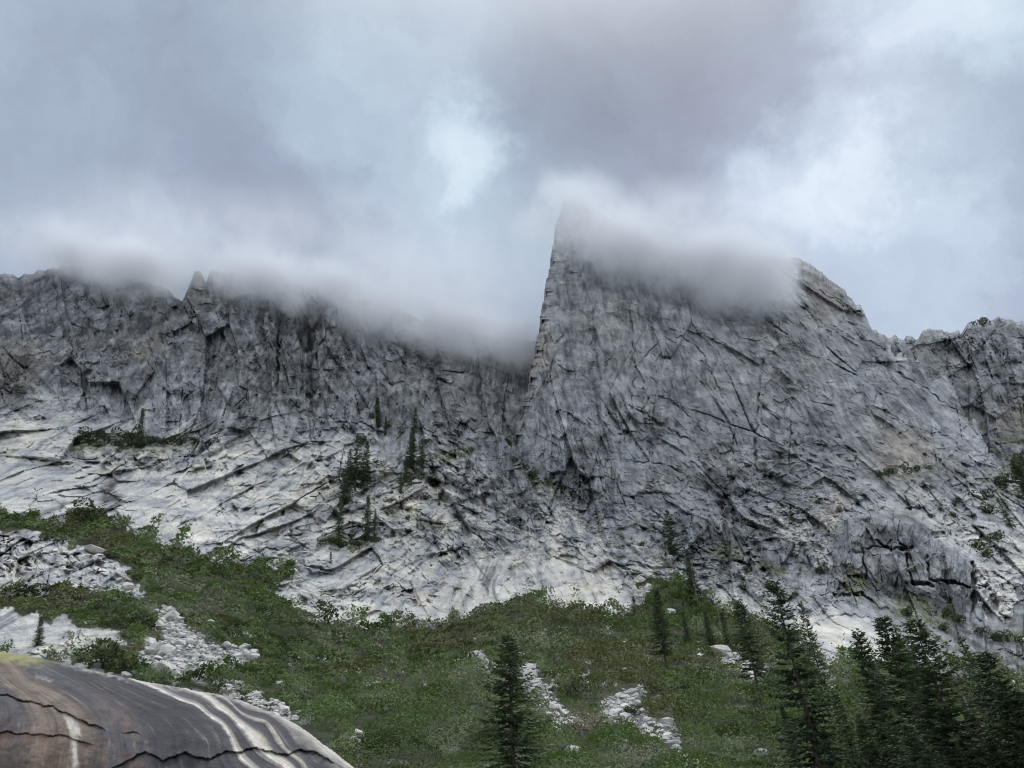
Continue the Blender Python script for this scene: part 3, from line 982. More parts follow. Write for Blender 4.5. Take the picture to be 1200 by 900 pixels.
def build_dome():
    pts = [(-120, 760, 43), (0, 766, 42), (130, 792, 41), (250, 816, 40), (345, 848, 38), (418, 902, 35.5), (480, 975, 33),
           (-120, 810, 36.5), (0, 806, 36.8), (120, 830, 36.5), (220, 845, 36.5), (320, 870, 36),
           (-120, 900, 33.5), (0, 900, 33.6), (150, 900, 33.8), (280, 900, 34.2), (360, 900, 35), (-120, 1010, 32.5), (200, 1010, 32.6), (420, 1010, 32.5)]
    f = RBF([p[:2] for p in pts], [p[2] for p in pts])
    qp = []
    for q, ln in ((-0.6, [(-60, 780), (-40, 810), (-30, 850), (-34, 900)]), (0, [(0, 790), (24, 810), (44, 832), (50, 860), (46, 900)]), (1, [(30, 796), (70, 816), (90, 832), (94, 864), (90, 900)]),
                  (2, [(90, 802), (124, 822), (146, 844), (160, 862), (164, 900)]), (3, [(130, 804), (190, 830), (220, 856), (230, 878), (234, 900)]),
                  (4, [(200, 814), (230, 826), (260, 848), (270, 862), (296, 900)]), (5, [(220, 808), (256, 830), (280, 850), (300, 874), (336, 900)]),
                  (6, [(270, 822), (312, 844), (328, 864), (338, 878), (362, 900)]), (6.8, [(284, 822), (328, 838), (354, 852), (380, 872), (418, 901)])):
        qp += [(x, y, q) for x, y in ln]
    fq = RBF([p[:2] for p in qp], [p[2] for p in qp], 100.0)
    PX, PY = np.meshgrid(rows(-110, 490, 0.85), rows(745, 1010, 0.85))
    top = DTOP(PX) + 0.9 * fbm(PX / 16, PX * 0, 4, 311)
    Y0 = f(PX, PY)
    Y = Y0 + edge_round((PY - top) * 1.0, 16, 5.0)
    keep = PY > top
    P = at(PX, PY, Y)
    N = outward(PX, PY, at(PX, PY, Y0))
    h = 0.30 * fbm(P[..., 0] / 4, P[..., 2] / 4, 5, 320) + 0.035 * fbm(P[..., 0] / 0.7, P[..., 2] / 0.5, 3, 325, 0.6)
    # exfoliation ledges: the sheet above ends in a lip and the rock below lies back
    for i, (ln, dep, fade) in enumerate((
            ([(-110, 806), (0, 814), (36, 822), (66, 830), (90, 842), (126, 856)], 0.34, 26), ([(-110, 852), (0, 858), (48, 860), (72, 862), (113, 873)], 0.22, 30),
            ([(140, 860), (144, 858.5), (158, 858), (168, 862)], 0.2, 12), ([(128, 904), (134, 899), (148, 892), (160, 884), (170, 881), (192, 891), (210, 884), (218, 882), (246, 891), (256, 883), (300, 877), (336, 884), (352, 878), (376, 884), (396, 897)], 0.40, 60))):
        c = curve(ln)
        ly = c(PX) + 2.4 * fbm(PX / 17, PX * 0 + i, 5, 330 + i, 0.6)
        s = PY - ly
        inx = sstep(ln[0][0] - 1, ln[0][0] + 9, PX) * (1 - sstep(ln[-1][0] - 12, ln[-1][0] + 1, PX))
        h = h + inx * dep * (0.2 * np.exp(-np.abs(s) / 14) * (s < 0) - 0.36 * sstep(-0.5, 0.6, s) * np.exp(-np.maximum(s, 0) / fade))
        d, _ = polydist(ln, PX, PY + (c(PX) - ly))
        h = h - inx * 0.12 * (1 - sstep(0.2, 1.0, np.abs(s - 0.6))) * sstep(-0.3, 0.2, perlin(PX / 11, PX * 0 + i, 345))
    P = P + N * h[..., None]
    q = fq(PX, PY)
    lich = sstep(16, 2, (PY - top) + 5 * fbm(PX / 12, PY / 5, 3, 340)) * sstep(70, 30, PX) * 0.8
    pale = 0.75 * sstep(6, 0, (PY - top) + 3 * fbm(PX / 9, PY / 4, 3, 341)) * sstep(40, 110, PX) * 0.85
    patch = polymask([[(74, 838), (86, 842), (96, 862), (84, 862)], [(84, 862), (90, 866), (93, 910), (84, 910)], [(40, 791), (62, 797), (60, 799), (42, 793)]], 1)
    pale = np.maximum(pale, look(patch, PX, PY, 2, 342, 1 / 8.0))
    rm = polymask([[(92, 800), (110, 806), (140, 830), (160, 850), (170, 862), (150, 866), (130, 850), (112, 822)], [(150, 884), (172, 880), (176, 905), (146, 905)], [(-60, 850), (60, 852), (130, 870), (150, 884), (120, 910), (-60, 910)]], 6)
    rust = look(rm, PX, PY, 8, 346, 1 / 14.0) * (0.34 + 0.5 * fbm(PX / 10, PY / 22, 3, 347))
    o = grid_obj("rock_dome", P, keep, dome_material(), dict(along=PY / 26.0, rust=np.clip(rust, 0, 0.8), streak=q, lichen=lich, pale=pale), back=(0, 6, -6), smooth=True)
    tag(o, "dark rounded granite dome with rust and white water streaks, lower left corner", "rock dome", kind="structure")


build_dome()


# ------------------------------------------------------------------ vegetation materials
def leaf_material(name, stops, dry=False):
    m, t, b = principled(name)
    hue = t.attr("hue")
    rnd = t.new("ShaderNodeObjectInfo").outputs["Random"]
    f = t.math("ADD", hue, t.math("MULTIPLY", t.math("SUBTRACT", rnd, 0.5), 0.35))
    c = t.ramp(f, stops)
    if dry:
        c = t.mix(t.attr("dry"), c, (0.125, 0.092, 0.045, 1))
    t.l.new(c, b.inputs["Base Color"])
    b.inputs["Roughness"].default_value = 0.7
    b.inputs["Specular IOR Level"].default_value = 0.25
    tr = t.new("ShaderNodeBsdfTranslucent")
    t.l.new(c, tr.inputs[0])
    mx = t.new("ShaderNodeMixShader")
    mx.inputs[0].default_value = 0.3
    t.l.new(b.outputs[0], mx.inputs[1])
    t.l.new(tr.outputs[0], mx.inputs[2])
    t.l.new(mx.outputs[0], m.node_tree.nodes["Material Output"].inputs[0])
    return m


M_BRUSHLEAF = leaf_material("brush_leaves", [(0.0, (0.036, 0.056, 0.021)), (0.3, (0.068, 0.104, 0.031)), (0.5, (0.094, 0.150, 0.046)), (0.68, (0.118, 0.178, 0.062)), (0.84, (0.150, 0.195, 0.098)), (1.0, (0.185, 0.205, 0.13))], dry=True)
M_NEEDLE = leaf_material("fir_needles", [(0.0, (0.024, 0.042, 0.022)), (0.5, (0.062, 0.098, 0.046)), (1.0, (0.125, 0.170, 0.085))])
M_BUSH = leaf_material("bush_leaves", [(0.0, (0.025, 0.036, 0.018)), (0.5, (0.048, 0.066, 0.028)), (1.0, (0.085, 0.10, 0.045))])


def bark_material(name, a, c):
    m, t, b = principled(name)
    pos = t.new("ShaderNodeTexCoord").outputs["Object"]
    mp = t.new("ShaderNodeMapping")
    mp.inputs["Scale"].default_value = (6, 6, 0.8)
    t.l.new(pos, mp.inputs[0])
    n, _ = t.noise(mp.outputs[0], 1.0, 5, 0.65)
    t.l.new(t.ramp(n, [(0.3, a), (0.7, c)]), b.inputs["Base Color"])
    return m


M_BARK = bark_material("fir_bark", (0.03, 0.026, 0.023), (0.11, 0.095, 0.085))
M_SNAG = bark_material("weathered_wood", (0.11, 0.095, 0.085), (0.24, 0.215, 0.195))


def cards(C, D, Nn, ln, wd):
    """rhombic leaf sprays: centre, axis, normal, length, width"""
    D = D / (np.linalg.norm(D, axis=1, keepdims=True) + 1e-9)
    S = np.cross(D, Nn)
    S = S / (np.linalg.norm(S, axis=1, keepdims=True) + 1e-9)
    up = np.cross(S, D)
    a = C - D * ln[:, None] * 0.5
    b = C + S * wd[:, None] * 0.5 - up * wd[:, None] * 0.12
    c = C + D * ln[:, None] * 0.5
    d = C - S * wd[:, None] * 0.5 - up * wd[:, None] * 0.12
    V = np.stack([a, b, c, d], 1).reshape(-1, 3)
    F = np.arange(len(V)).reshape(-1, 4)
    return V, F


def rdirs(n):
    v = rng.normal(size=(n, 3))
    return v / np.linalg.norm(v, axis=1, keepdims=True)


# ------------------------------------------------------------------ brush covering the slope
def build_brush():
    n = 1050000
    px = rng.uniform(-230, 1430, n)
    # denser sampling by screen height, the near slope a little denser
    py = 596 + (1085 - 596) * rng.random(n) ** 1.0
    b, ta, _ = cover(px, py)
    k = b > rng.uniform(0.35, 0.65, n)
    k &= ~((px < 470) & (py > DTOP(np.clip(px, -120, 470)) + 40))
    px, py = px[k], py[k]
    n = len(px)
    P = grounds(px, py)
    x, y = P[:, 0], P[:, 1]
    # canopy of rounded bushes of two sizes
    wx, wy = x + 1.2 * perlin(x / 4, y / 4, 401), y + 1.2 * perlin(x / 4 + 9, y / 4, 402)
    F1, F2, r1, du1, dv1 = worley(wx / 6.2, wy / 6.2, 403)
    d1 = np.sqrt(np.clip(1 - (F1 / 0.72) ** 2, 0, 1)) * (1.0 + 4.8 * r1[:, 2] ** 1.6)
    G1, G2, r2, du2, dv2 = worley(wx / 2.0, wy / 2.0, 404)
    d2 = np.sqrt(np.clip(1 - (G1 / 0.75) ** 2, 0, 1)) * (0.2 + 0.85 * r2[:, 2])
    patch = fbm(x / 28, y / 28, 3, 405)
    tall = sstep(-0.5, 0.5, patch)
    hc = np.maximum(d1 * (0.55 + 0.65 * tall), d2) * 1.1
    hc = hc * np.clip((np.linalg.norm(P - CAM, axis=1) - 35) / 85, 0.22, 1)     # low by the stream, taller upslope
    # thin out the dips between bushes, keep the tops full
    full = rng.random(n) < np.clip(hc / 0.75, 0.12, 1)
    px, py, x, y, P, hc, patch, tall, d1, d2 = (a_[full] for a_ in (px, py, x, y, P, hc, patch, tall, d1, d2))
    r1, r2, du1, dv1, du2, dv2 = (a_[full] for a_ in (r1, r2, du1, dv1, du2, dv2))
    n = len(px)
    u = rng.random(n) ** 0.28
    Z = P.copy()
    Z[:, 2] += hc * u + 0.1 + rng.random(n) * 0.25
    Z[:, :2] += rng.normal(size=(n, 2)) * 0.22
    Z[:, 2] += np.where(rng.random(n) < 0.08, rng.random(n) * 0.9, 0)
    dist = np.linalg.norm(Z - CAM, axis=1)
    big = d1 * (0.55 + 0.65 * tall) > d2
    dn = np.stack([np.where(big, du1, du2), np.where(big, dv1, dv2), np.full(n, 0.42)], -1)
    dn /= np.linalg.norm(dn, axis=1, keepdims=True)
    Nn = dn + rdirs(n) * 0.32
    D = np.cross(dn, rdirs(n)) + rdirs(n) * 0.4 + [0, 0, 0.35]
    sz = np.clip(dist / 165.0, 0.32, 1.5) * rng.uniform(0.42, 0.85, n)
    V, F = cards(Z, D, Nn, sz * 1.0, sz * 0.58)
    rr = np.where(big, r1[:, 3], r2[:, 3])
    species = 0.47 + 0.30 * fbm(x / 30, y / 30, 3, 410) + 0.85 * (rr - 0.5) + 0.15 * (r1[:, 4] > 0.85) + 0.10 * (u - 0.75)
    # drier brown brush upslope on the right
    dry = sstep(0.05, 0.55, fbm(x / 34, y / 34, 3, 411) + 0.45 * sstep(480, 700, px) * sstep(830, 740, py) + 0.7 * (np.where(big, r1[:, 5], r2[:, 5]) - 0.75)) * 0.45
    hue = np.clip(species + rng.normal(size=n) * 0.03, 0, 1)
    me = mesh_np("shrubbery", V, [F], M_BRUSHLEAF, False, dict(hue=np.repeat(hue, 4), dry=np.repeat(dry, 4)))
    o = obj("shrubbery", me)
    tag(o, "dense green and brown brush carpeting the slope below the pale slabs", "brush", kind="stuff")


build_brush()


# ------------------------------------------------------------------ stones
def stone_bm(seed, sub=0, flat=0.7):
    r = random.Random(seed)
    bm = bmesh.new()
    for _ in range(16 + sub * 10):
        v = Vector((r.gauss(0, 1), r.gauss(0, 1), r.gauss(0, 1))).normalized()
        k = r.uniform(0.82, 1.0)
        bm.verts.new((v.x * k * 0.5, v.y * k * 0.42, v.z * k * 0.5 * flat))
    res = bmesh.ops.convex_hull(bm, input=bm.verts[:])
    bmesh.ops.delete(bm, geom=[g for g in res["geom_interior"] if isinstance(g, bmesh.types.BMVert)], context="VERTS")
    if sub:
        bmesh.ops.bevel(bm, geom=bm.edges[:], offset=0.02, segments=1, affect="EDGES")
        bmesh.ops.subdivide_edges(bm, edges=bm.edges[:], cuts=1, use_grid_fill=True)
        for v in bm.verts:
            v.co += v.co.normalized() * (r.uniform(-0.012, 0.012))
    bmesh.ops.triangulate(bm, faces=bm.faces[:])
    bmesh.ops.recalc_face_normals(bm, faces=bm.faces[:])
    return bm


def stone_material(name, bright):
    m, t, b = principled(name)
    pos = t.new("ShaderNodeNewGeometry").outputs["Position"]
    n1, _ = t.noise(pos, 0.9, 5, 0.65)
    n2, _ = t.noise(pos, 5.0, 4, 0.7)
    v = t.math("ADD", n1, t.math("MULTIPLY", t.math("SUBTRACT", n2, 0.5), 0.6))
    k = bright
    t.l.new(t.ramp(v, [(0.25, (0.24 * k, 0.235 * k, 0.22 * k)), (0.5, (0.43 * k, 0.425 * k, 0.41 * k)), (0.8, (0.60 * k, 0.595 * k, 0.575 * k))]), b.inputs["Base Color"])
    return m


M_STONE = stone_material("pale_granite_stone", 1.12)
M_SCREE = stone_material("scree_stone", 0.72)


def merge_stones(name, pos, size, mat):
    temps = []
    for s in range(6):
        bm = stone_bm(500 + s, 0, 0.62)
        bm.verts.index_update()
        temps.append((np.array([v.co[:] for v in bm.verts]), np.array([[v.index for v in f.verts] for f in bm.faces])))
        bm.free()
    Vs, Fs, base = [], [], 0
    which = rng.integers(0, 6, len(pos))
    for k in range(6):
        m = which == k
        n = int(m.sum())
        if not n:
            continue
        V, F = temps[k]
        a = rng.uniform(0, 2 * np.pi, n)
        tl = rng.normal(size=n) * 0.35
        c, s_ = np.cos(a), np.sin(a)
        asp = rng.uniform(0.75, 1.5, n)
        X = V[None, :, 0] * asp[:, None]
        Yv, Zv = np.repeat(V[None, :, 1], n, 0), np.repeat(V[None, :, 2], n, 0)
        Y2 = Yv * np.cos(tl)[:, None] - Zv * np.sin(tl)[:, None]
        Z2 = Yv * np.sin(tl)[:, None] + Zv * np.cos(tl)[:, None]
        Q = np.stack([X * c[:, None] - Y2 * s_[:, None], X * s_[:, None] + Y2 * c[:, None], Z2], -1) * size[m][:, None, None] + pos[m][:, None, :]
        Vs.append(Q.reshape(-1, 3))
        Fs.append((F[None] + (np.arange(n) * len(V))[:, None, None] + base).reshape(-1, 3))
        base += n * len(V)
    return mesh_np(name, np.concatenate(Vs), [np.concatenate(Fs)], mat)


def build_rubble():
    n = 80000
    px, py = rng.uniform(-60, 1230, n), rng.uniform(600, 915, n)
    ta = look(M_TALUS, px, py, 6, 71, 1 / 12.0)
    br = look(M_BRUSH, px, py, 9, 61)
    ri = look(M_IN, px, py, 9, 67)
    k = (ta > 0.36) & (rng.random(n) < 0.8)
    strip = (ri > 0.4) & (py > 765) & (fbm(px / 18, py / 10, 3, 510) > 0.05) & (rng.random(n) < 0.4)
    edge = (ta > 0.02) & (ta <= 0.36) & (rng.random(n) < 0.22)
    foot = (br > 0.04) & (br < 0.7) & (py < 800) & (px > 250) & (rng.random(n) < 0.16)
    k |= strip | edge | foot
    px, py = px[k], py[k]
    P = grounds(px, py)
    dist = np.linalg.norm(P - CAM, axis=1)
    size = dist / 780.0 * np.clip(rng.lognormal(1.2, 0.68, len(px)), 1.1, 20)
    P[:, 2] += size * 0.12
    o = obj("rubble", merge_stones("rubble", P, size, M_STONE))
    tag(o, "pale broken granite rubble spilling in streaks through the green brush", "rubble", kind="stuff")
    # grey scree at the foot of the steep face
    n = 15000
    px, py = rng.uniform(590, 1060, n), rng.uniform(540, 700, n)
    zone = polymask([[(600, 550), (640, 550), (700, 600), (760, 640), (800, 650), (880, 600), (940, 570), (1000, 560), (1000, 600), (960, 660), (1010, 700), (900, 690), (820, 690), (740, 660), (660, 610)]], 8)
    k = look(zone, px, py, 14, 520) * (fbm(px / 20, py / 14, 3, 521) + 0.6) > rng.uniform(0.2, 0.9, n)
    px, py = px[k], py[k]
    P = np.array([ground(a, b) for a, b in zip(px, py)])
    dist = np.linalg.norm(P - CAM, axis=1)
    size = dist / 780.0 * np.clip(rng.lognormal(1.0, 0.45, len(px)), 1.2, 9)
    o = obj("scree", merge_stones("scree", P, size, M_SCREE))
    tag(o, "grey scree of broken blocks along the foot of the steep rock face", "scree", kind="stuff")


build_rubble()

BOULDERS = [bpy.data.meshes.new("boulder") for _ in range(6)]
for i_, me_ in enumerate(BOULDERS):
    bm_ = stone_bm(600 + i_, 1, 0.68)
    bm_.to_mesh(me_)
    bm_.free()
    me_.materials.append(M_STONE)


def boulder(px, py, w, label, group=None, aspect=1.0, lift=0.2):
    p = ground(px, py, "side")
    o = obj("boulder", BOULDERS[rng.integers(0, 6)])
    d = np.linalg.norm(p - CAM)
    s = w * d / FPX
    o.location = p + np.array([0, 0, s * lift])
    o.scale = (s * 1.0, s * 0.9, s * 0.8 * aspect)
    o.rotation_euler = (rng.uniform(-0.2, 0.2), rng.uniform(-0.2, 0.2), rng.uniform(-0.5, 0.5))
    tag(o, label, "boulder", group)
    return o


boulder(190, 792, 34, "large pale boulder with a dark undercut at the foot of the left talus")
boulder(168, 786, 24, "pale boulder wedged against the bushes left of the talus fan")
boulder(670, 884, 24, "big white rounded boulder in the brush right of the front fir")
boulder(641, 893, 9, "small white boulder in the brush left of the big rounded one")
boulder(663, 893, 13, "flat white boulder just below the big rounded one")
boulder(782, 722, 22, "oblong pale boulder on the brown brush above the narrow fir", None, 0.8)
boulder(844, 768, 30, "tan stained boulder at the head of the white rock patch behind the pine", None, 0.9)
boulder(246, 856 - 126, 10, "block standing in the neck of the left talus")
boulder(295, 774, 22, "light block at the right toe of the left talus fan", None, 0.7)
boulder(790, 892, 22, "low white slab of stone at the bottom end of the centre talus", None, 0.6)
boulder(722, 880, 14, "white stone in a grassy gap beside the centre talus")
boulder(420, 876, 12, "white stone in green brush just right of the streaked dome")
boulder(845, 866, 12, "grey rounded stone in the brush below the leaning pine")
boulder(892, 884, 18, "dull grey stone under the big open fir")
boulder(1186, 807, 20, "pale stone in bright green brush at the right edge")
boulder(110, 650, 26, "pale slab lying along the top of the left rock patch", None, 0.5)
boulder(148, 690, 18, "split boulder at the lower end of the left rock patch")
boulder(212, 722, 10, "small block beside the brush at the top of the left talus")
boulder(566, 778, 14, "white block at the upper end of the centre talus")
boulder(627, 790, 12, "white block half hidden behind the front fir's top")
boulder(676, 777, 12, "white stone sitting alone above the centre talus")
boulder(700, 846, 14, "pale block where the two arms of the centre talus meet")

# single stones peeping through the brush, nothing tells them apart
k_ = 0
while k_ < 46:
    a_, b_ = rng.uniform(330, 900), rng.uniform(725, 895)
    cb, ct, _ = cover(np.array([a_]), np.array([b_]))
    if cb[0] < 0.6 or b_ < DTOP(a_) if a_ < 480 else cb[0] < 0.6:
        continue
    boulder(a_, b_, rng.uniform(4, 9), "small white stone showing through the green brush", "single stones in the brush", rng.uniform(0.6, 1.0), 0.55)
    k_ += 1


# ------------------------------------------------------------------ trees
def tube_mesh(path, rad, seg=7):
    V, F = [], []
    path = np.asarray(path)
    n = len(path)
    for i in range(n):
        t = path[min(i + 1, n - 1)] - path[max(i - 1, 0)]
        t = t / np.linalg.norm(t)
        a = np.cross(t, [0.3, 1, 0.1] if abs(t[2]) > 0.7 else [0, 0, 1.0])
        a = a / np.linalg.norm(a)
        b = np.cross(t, a)
        for k in range(seg):
            th = 2 * math.pi * k / seg
            V.append(path[i] + (a * math.cos(th) + b * math.sin(th)) * rad[i])
    for i in range(n - 1):
        for k in range(seg):
            k2 = (k + 1) % seg
            F.append((i * seg + k, i * seg + k2, (i + 1) * seg + k2, (i + 1) * seg + k))
    return np.array(V), np.array(F)


def fir_template(seed, H=20.0, Rw=0.15, base=0.06, dens=1.0, droop=0.35, open_=0.0, dead=False):
    """a conifer of height H: (trunk mesh, crown mesh)"""
    r = np.random.default_rng(seed)
    lean = r.normal(size=2) * 0.003
    path = [np.array([lean[0] * z ** 1.3, lean[1] * z ** 1.3, z]) for z in np.linspace(0, H * 0.985, 12)]
    rad = [max(0.012 * H * (1 - i / 11.0) ** 0.9 + 0.012, 0.02) * (1.3 if i == 0 else 1) for i in range(12)]
    TV, TF = [tube_mesh(path, rad)[0]], [tube_mesh(path, rad)[1]]
    nb = len(TV[0])
    C, D, N, L, Wd, Hu = [], [], [], [], [], []
    z = base * H
    gap = 0.34 / dens
    phase = 0.0
    sect = r.random(12)
    while z < H * 0.985:
        f = (z / H - base) / (1 - base)
        prof = (1 - f) ** 0.78 * (0.72 + 0.28 * min(1, f * 7 + 0.3))
        nbr = int(r.integers(4, 7)) if f < 0.85 else 4
        for k in range(nbr):
            th = phase + 2 * math.pi * k / nbr + r.normal() * 0.25
            sec = sect[int((th % (2 * math.pi)) / (2 * math.pi) * 6) % 12]
            ln = Rw * H * prof * r.uniform(0.5, 1.15) * (0.7 + 0.5 * sec) + 0.18
            if r.random() < open_ * (0.6 + 0.5 * sec):
                continue
            zz = z + r.uniform(-0.7, 0.7) * gap
            o = np.array([lean[0] * z ** 1.3, lean[1] * z ** 1.3, zz])
            d = np.array([math.cos(th), math.sin(th), 0.0])
            up0 = 0.22 - 0.55 * (1 - f) * droop * 2 + r.normal() * 0.17 + (0.5 * f * f)
            m = max(3, int(ln / 0.26))
            pts = []
            for j in range(m + 1):
                s = j / m
                pts.append(o + d * ln * s + np.array([0, 0, ln * (up0 * s - droop * 0.55 * s * s + 0.22 * s ** 4)]))
            pts = np.array(pts)
            v, fc = tube_mesh(pts[[0, m // 2, m]], [0.010 * ln + 0.012, 0.006 * ln + 0.008, 0.006], 3)
            TV.append(v)
            TF.append(fc + nb)
            nb += len(v)
            if dead:
                for j in range(1, m):
                    if r.random() < 0.7:
                        e = pts[j] + np.array([d[1] * r.choice([-1, 1]), -d[0], r.uniform(-0.8, 0.1)]) * r.uniform(0.2, 0.5) + d * 0.2
                        v, fc = tube_mesh(np.array([pts[j], (pts[j] + e) / 2, e]), [0.012, 0.009, 0.005], 3)
                        TV.append(v)
                        TF.append(fc + nb)
                        nb += len(v)
                continue
            side = np.array([-d[1], d[0], 0])
            for j in range(1, m + 1):
                s = j / m
                if s < 0.22 and r.random() < 0.6:
                    continue
                t = pts[j] - pts[j - 1]
                t = t / np.linalg.norm(t)
                wl = (0.34 + 0.25 * (1 - s)) * (0.75 + 0.02 * H)
                for sg in (-1, 1):
                    ax = t * 0.65 + side * sg * r.uniform(0.55, 1.0) + np.array([0, 0, r.uniform(-0.45, 0.02)])
                    ax = ax / np.linalg.norm(ax)
                    l = wl * r.uniform(0.75, 1.3)
                    C.append(pts[j] + ax * l * 0.45)
                    D.append(ax)
                    N.append([r.normal() * 0.7, r.normal() * 0.7, 1])
                    L.append(l)
                    Wd.append(l * r.uniform(0.34, 0.5))
                    Hu.append(np.clip(0.30 + 0.34 * s + r.normal() * 0.16, 0, 1))
                if j == m:
                    C.append(pts[j] + t * 0.15)
                    D.append(t)
                    N.append([0, 0, 1])
                    L.append(wl)
                    Wd.append(wl * 0.4)
                    Hu.append(0.75)
                if r.random() < 0.5:
                    C.append(pts[j] - np.array([0, 0, 0.14]))
                    D.append(t * 0.5 + np.array([r.normal() * 0.3, r.normal() * 0.3, -0.7]))
                    N.append([r.normal(), r.normal(), 0.2])
                    L.append(wl)
                    Wd.append(wl * 0.42)
                    Hu.append(np.clip(0.3 + r.normal() * 0.15, 0, 1))
        phase += 2.399
        z += gap * r.uniform(0.7, 1.3) * (1.0 if f < 0.8 else 0.75)
    trunk = mesh_np("trunk", np.concatenate(TV), [np.concatenate(TF)], M_SNAG if dead else M_BARK, True)
    if dead:
        return trunk, None
    C, D, N = np.array(C), np.array(D), np.array(N, float)
    V, F = cards(C, D, N, np.array(L), np.array(Wd))
    crown = mesh_np("crown", V, [F], M_NEEDLE, False, dict(hue=np.repeat(np.array(Hu), 4)))
    return trunk, crown


TEMPL = {
    "dense": [fir_template(11, 20, 0.24, 0.03, 1.0, 0.34), fir_template(12, 20, 0.21, 0.04, 1.0, 0.30), fir_template(13, 20, 0.27, 0.03, 0.95, 0.36)],
    "open": [fir_template(21, 22, 0.21, 0.10, 0.85, 0.34, 0.22), fir_template(22, 20, 0.18, 0.12, 0.8, 0.30, 0.25)],
    "narrow": [fir_template(31, 18, 0.13, 0.10, 1.1, 0.36, 0.1), fir_template(32, 18, 0.14, 0.22, 1.0, 0.36, 0.12)],
    "pine": [fir_template(41, 16, 0.24, 0.36, 1.0, 0.22, 0.12)],
    "wide": [fir_template(51, 12, 0.24, 0.03, 1.3, 0.30, 0.05), fir_template(52, 12, 0.27, 0.05, 1.3, 0.25, 0.1)],
    "dead": [fir_template(61, 16, 0.10, 0.12, 0.75, 0.45, 0.3, True), fir_template(62, 18, 0.15, 0.08, 0.9, 0.5, 0.25, True)],
}
TH = {"dense": 20, "open": (22, 20), "narrow": 18, "pine": 16, "wide": 12, "dead": (16, 18)}


def zfor(y, py):
    b = (450 - py) / FPX
    return CAM[2] + y * (SP + b * CP) / (CP - b * SP)


def tree(tx, ty, by, kind, label, i=0, wide=1.0, on="auto", group=None, cat="fir tree", name="fir_tree"):
    """tx, ty: the tip in the frame; by: the row of the foot"""
    shift = (tx - 600) * (by - ty) / (ty + 835.0)
    bx = tx + shift * (0.45 if tx < 560 else 1.25)
    p = ground(bx, by, on)
    tip = at(tx, ty, p[1])
    H = math.hypot(tip[2] - p[2], tip[0] - p[0])
    lean = math.atan2(tip[0] - p[0], tip[2] - p[2])
    i %= len(TEMPL[kind])
    tm, cm = TEMPL[kind][i]
    h0 = TH[kind] if not isinstance(TH[kind], tuple) else TH[kind][i]
    s = H / h0
    e = bpy.data.objects.new(name, None)
    COL.objects.link(e)
    e.location = p - np.array([0, 0, 0.15])
    e.rotation_mode = "ZYX"
    e.rotation_euler = (rng.normal() * 0.012, lean, rng.uniform(0, 6.28))
    e.scale = (s * wide, s * wide, s)
    e.empty_display_size = 0.5
    tag(e, label, cat, group)
    obj("trunk", tm, e)
    if cm:
        obj("crown", cm, e)
    return e


def pine(*a, **k):
    return tree(*a, cat="pine tree", name="pine_tree", **k)


def snag(*a, **k):
    return tree(*a, cat="dead tree", name="dead_tree", **k)


# front and right-hand stand
tree(603, 744, 985, "dense", "dark bushy fir standing alone in the brush at bottom centre", 2, 1.52)
tree(905, 678, 950, "open", "tallest fir of the right stand, open branches with pale slabs showing through", 0, 1.15)
tree(938, 704, 850, "open", "thin sparse fir just right of the tallest open fir", 1, 0.8)
pine(866, 704, 842, "pine", "leaning pine with a long bare lower trunk left of the tallest fir", 0, 1.0)
tree(1002, 738, 930, "dense", "slim pointed fir on the left flank of the dark right clump", 1, 1.34)
tree(1033, 721, 960, "dense", "dark dense fir with the highest tip of the right clump", 0, 1.40)
tree(1066, 728, 990, "dense", "broad full fir in the middle of the right clump, branches to the ground", 2, 1.46)
tree(1052, 748, 915, "dense", "fir half hidden between the highest and the broadest of the right clump", 1, 1.46)
tree(1122, 746, 905, "open", "thin dark fir behind the dead grey tree on the right", 1, 1.0)
tree(1146, 762, 1000, "dense", "wide dark fir just right of the dead grey tree", 0, 1.46)
tree(1170, 790, 1010, "dense", "lower fir between the wide dark one and the right edge", 1, 1.46)
tree(1198, 806, 1010, "dense", "fir cut off by the right edge of the view", 2, 1.46)
snag(1118, 782, 945, "dead", "dead grey-brown tree with drooping bare twigs in the right stand", 1, 1.9)
snag(1098, 800, 930, "dead", "thin bare trunk left of the drooping dead tree", 0, 0.8)
tree(977, 806, 905, "dense", "small dark fir under the white rock strip", 1, 1.22)
tree(1001, 836, 925, "dense", "short bushy fir in front of the slim pointed one", 2, 1.46)
tree(948, 832, 925, "dense", "short fir at the foot of the tallest open fir", 0, 1.34)
tree(1040, 842, 940, "dense", "short fir low in front of the right clump", 1, 1.59)
tree(1108, 838, 945, "dense", "short dark fir at the foot of the dead tree", 2, 1.46)
tree(916, 826, 915, "narrow", "slender young fir left of the short one under the tallest fir", 0, 1.2)
tree(1086, 800, 985, "dense", "fir with a blunt top between the broad full fir and the dead tree", 0, 1.46)
tree(1022, 800, 925, "dense", "fir filling the gap below the slim pointed one and the dark dense one", 1, 1.59)
tree(1132, 830, 1000, "open", "ragged low fir right beside the drooping dead tree", 0, 1.3)
tree(1182, 840, 1010, "dense", "lowest fir in the bottom right corner", 0, 1.59)
tree(1068, 845, 1000, "dense", "low bushy fir at the bottom edge under the broad full fir", 2, 1.59)
tree(1018, 862, 985, "dense", "low fir at the bottom edge left of the short fir before the right clump", 1, 1.59)
tree(1112, 872, 1000, "dense", "dark fir top poking in at the bottom edge under the dead tree", 0, 1.71)
tree(1152, 862, 1005, "dense", "fir top at the bottom edge below the wide dark fir", 2, 1.71)
tree(962, 852, 935, "dense", "young fir at the bottom edge left of the small dark fir", 0, 1.46)
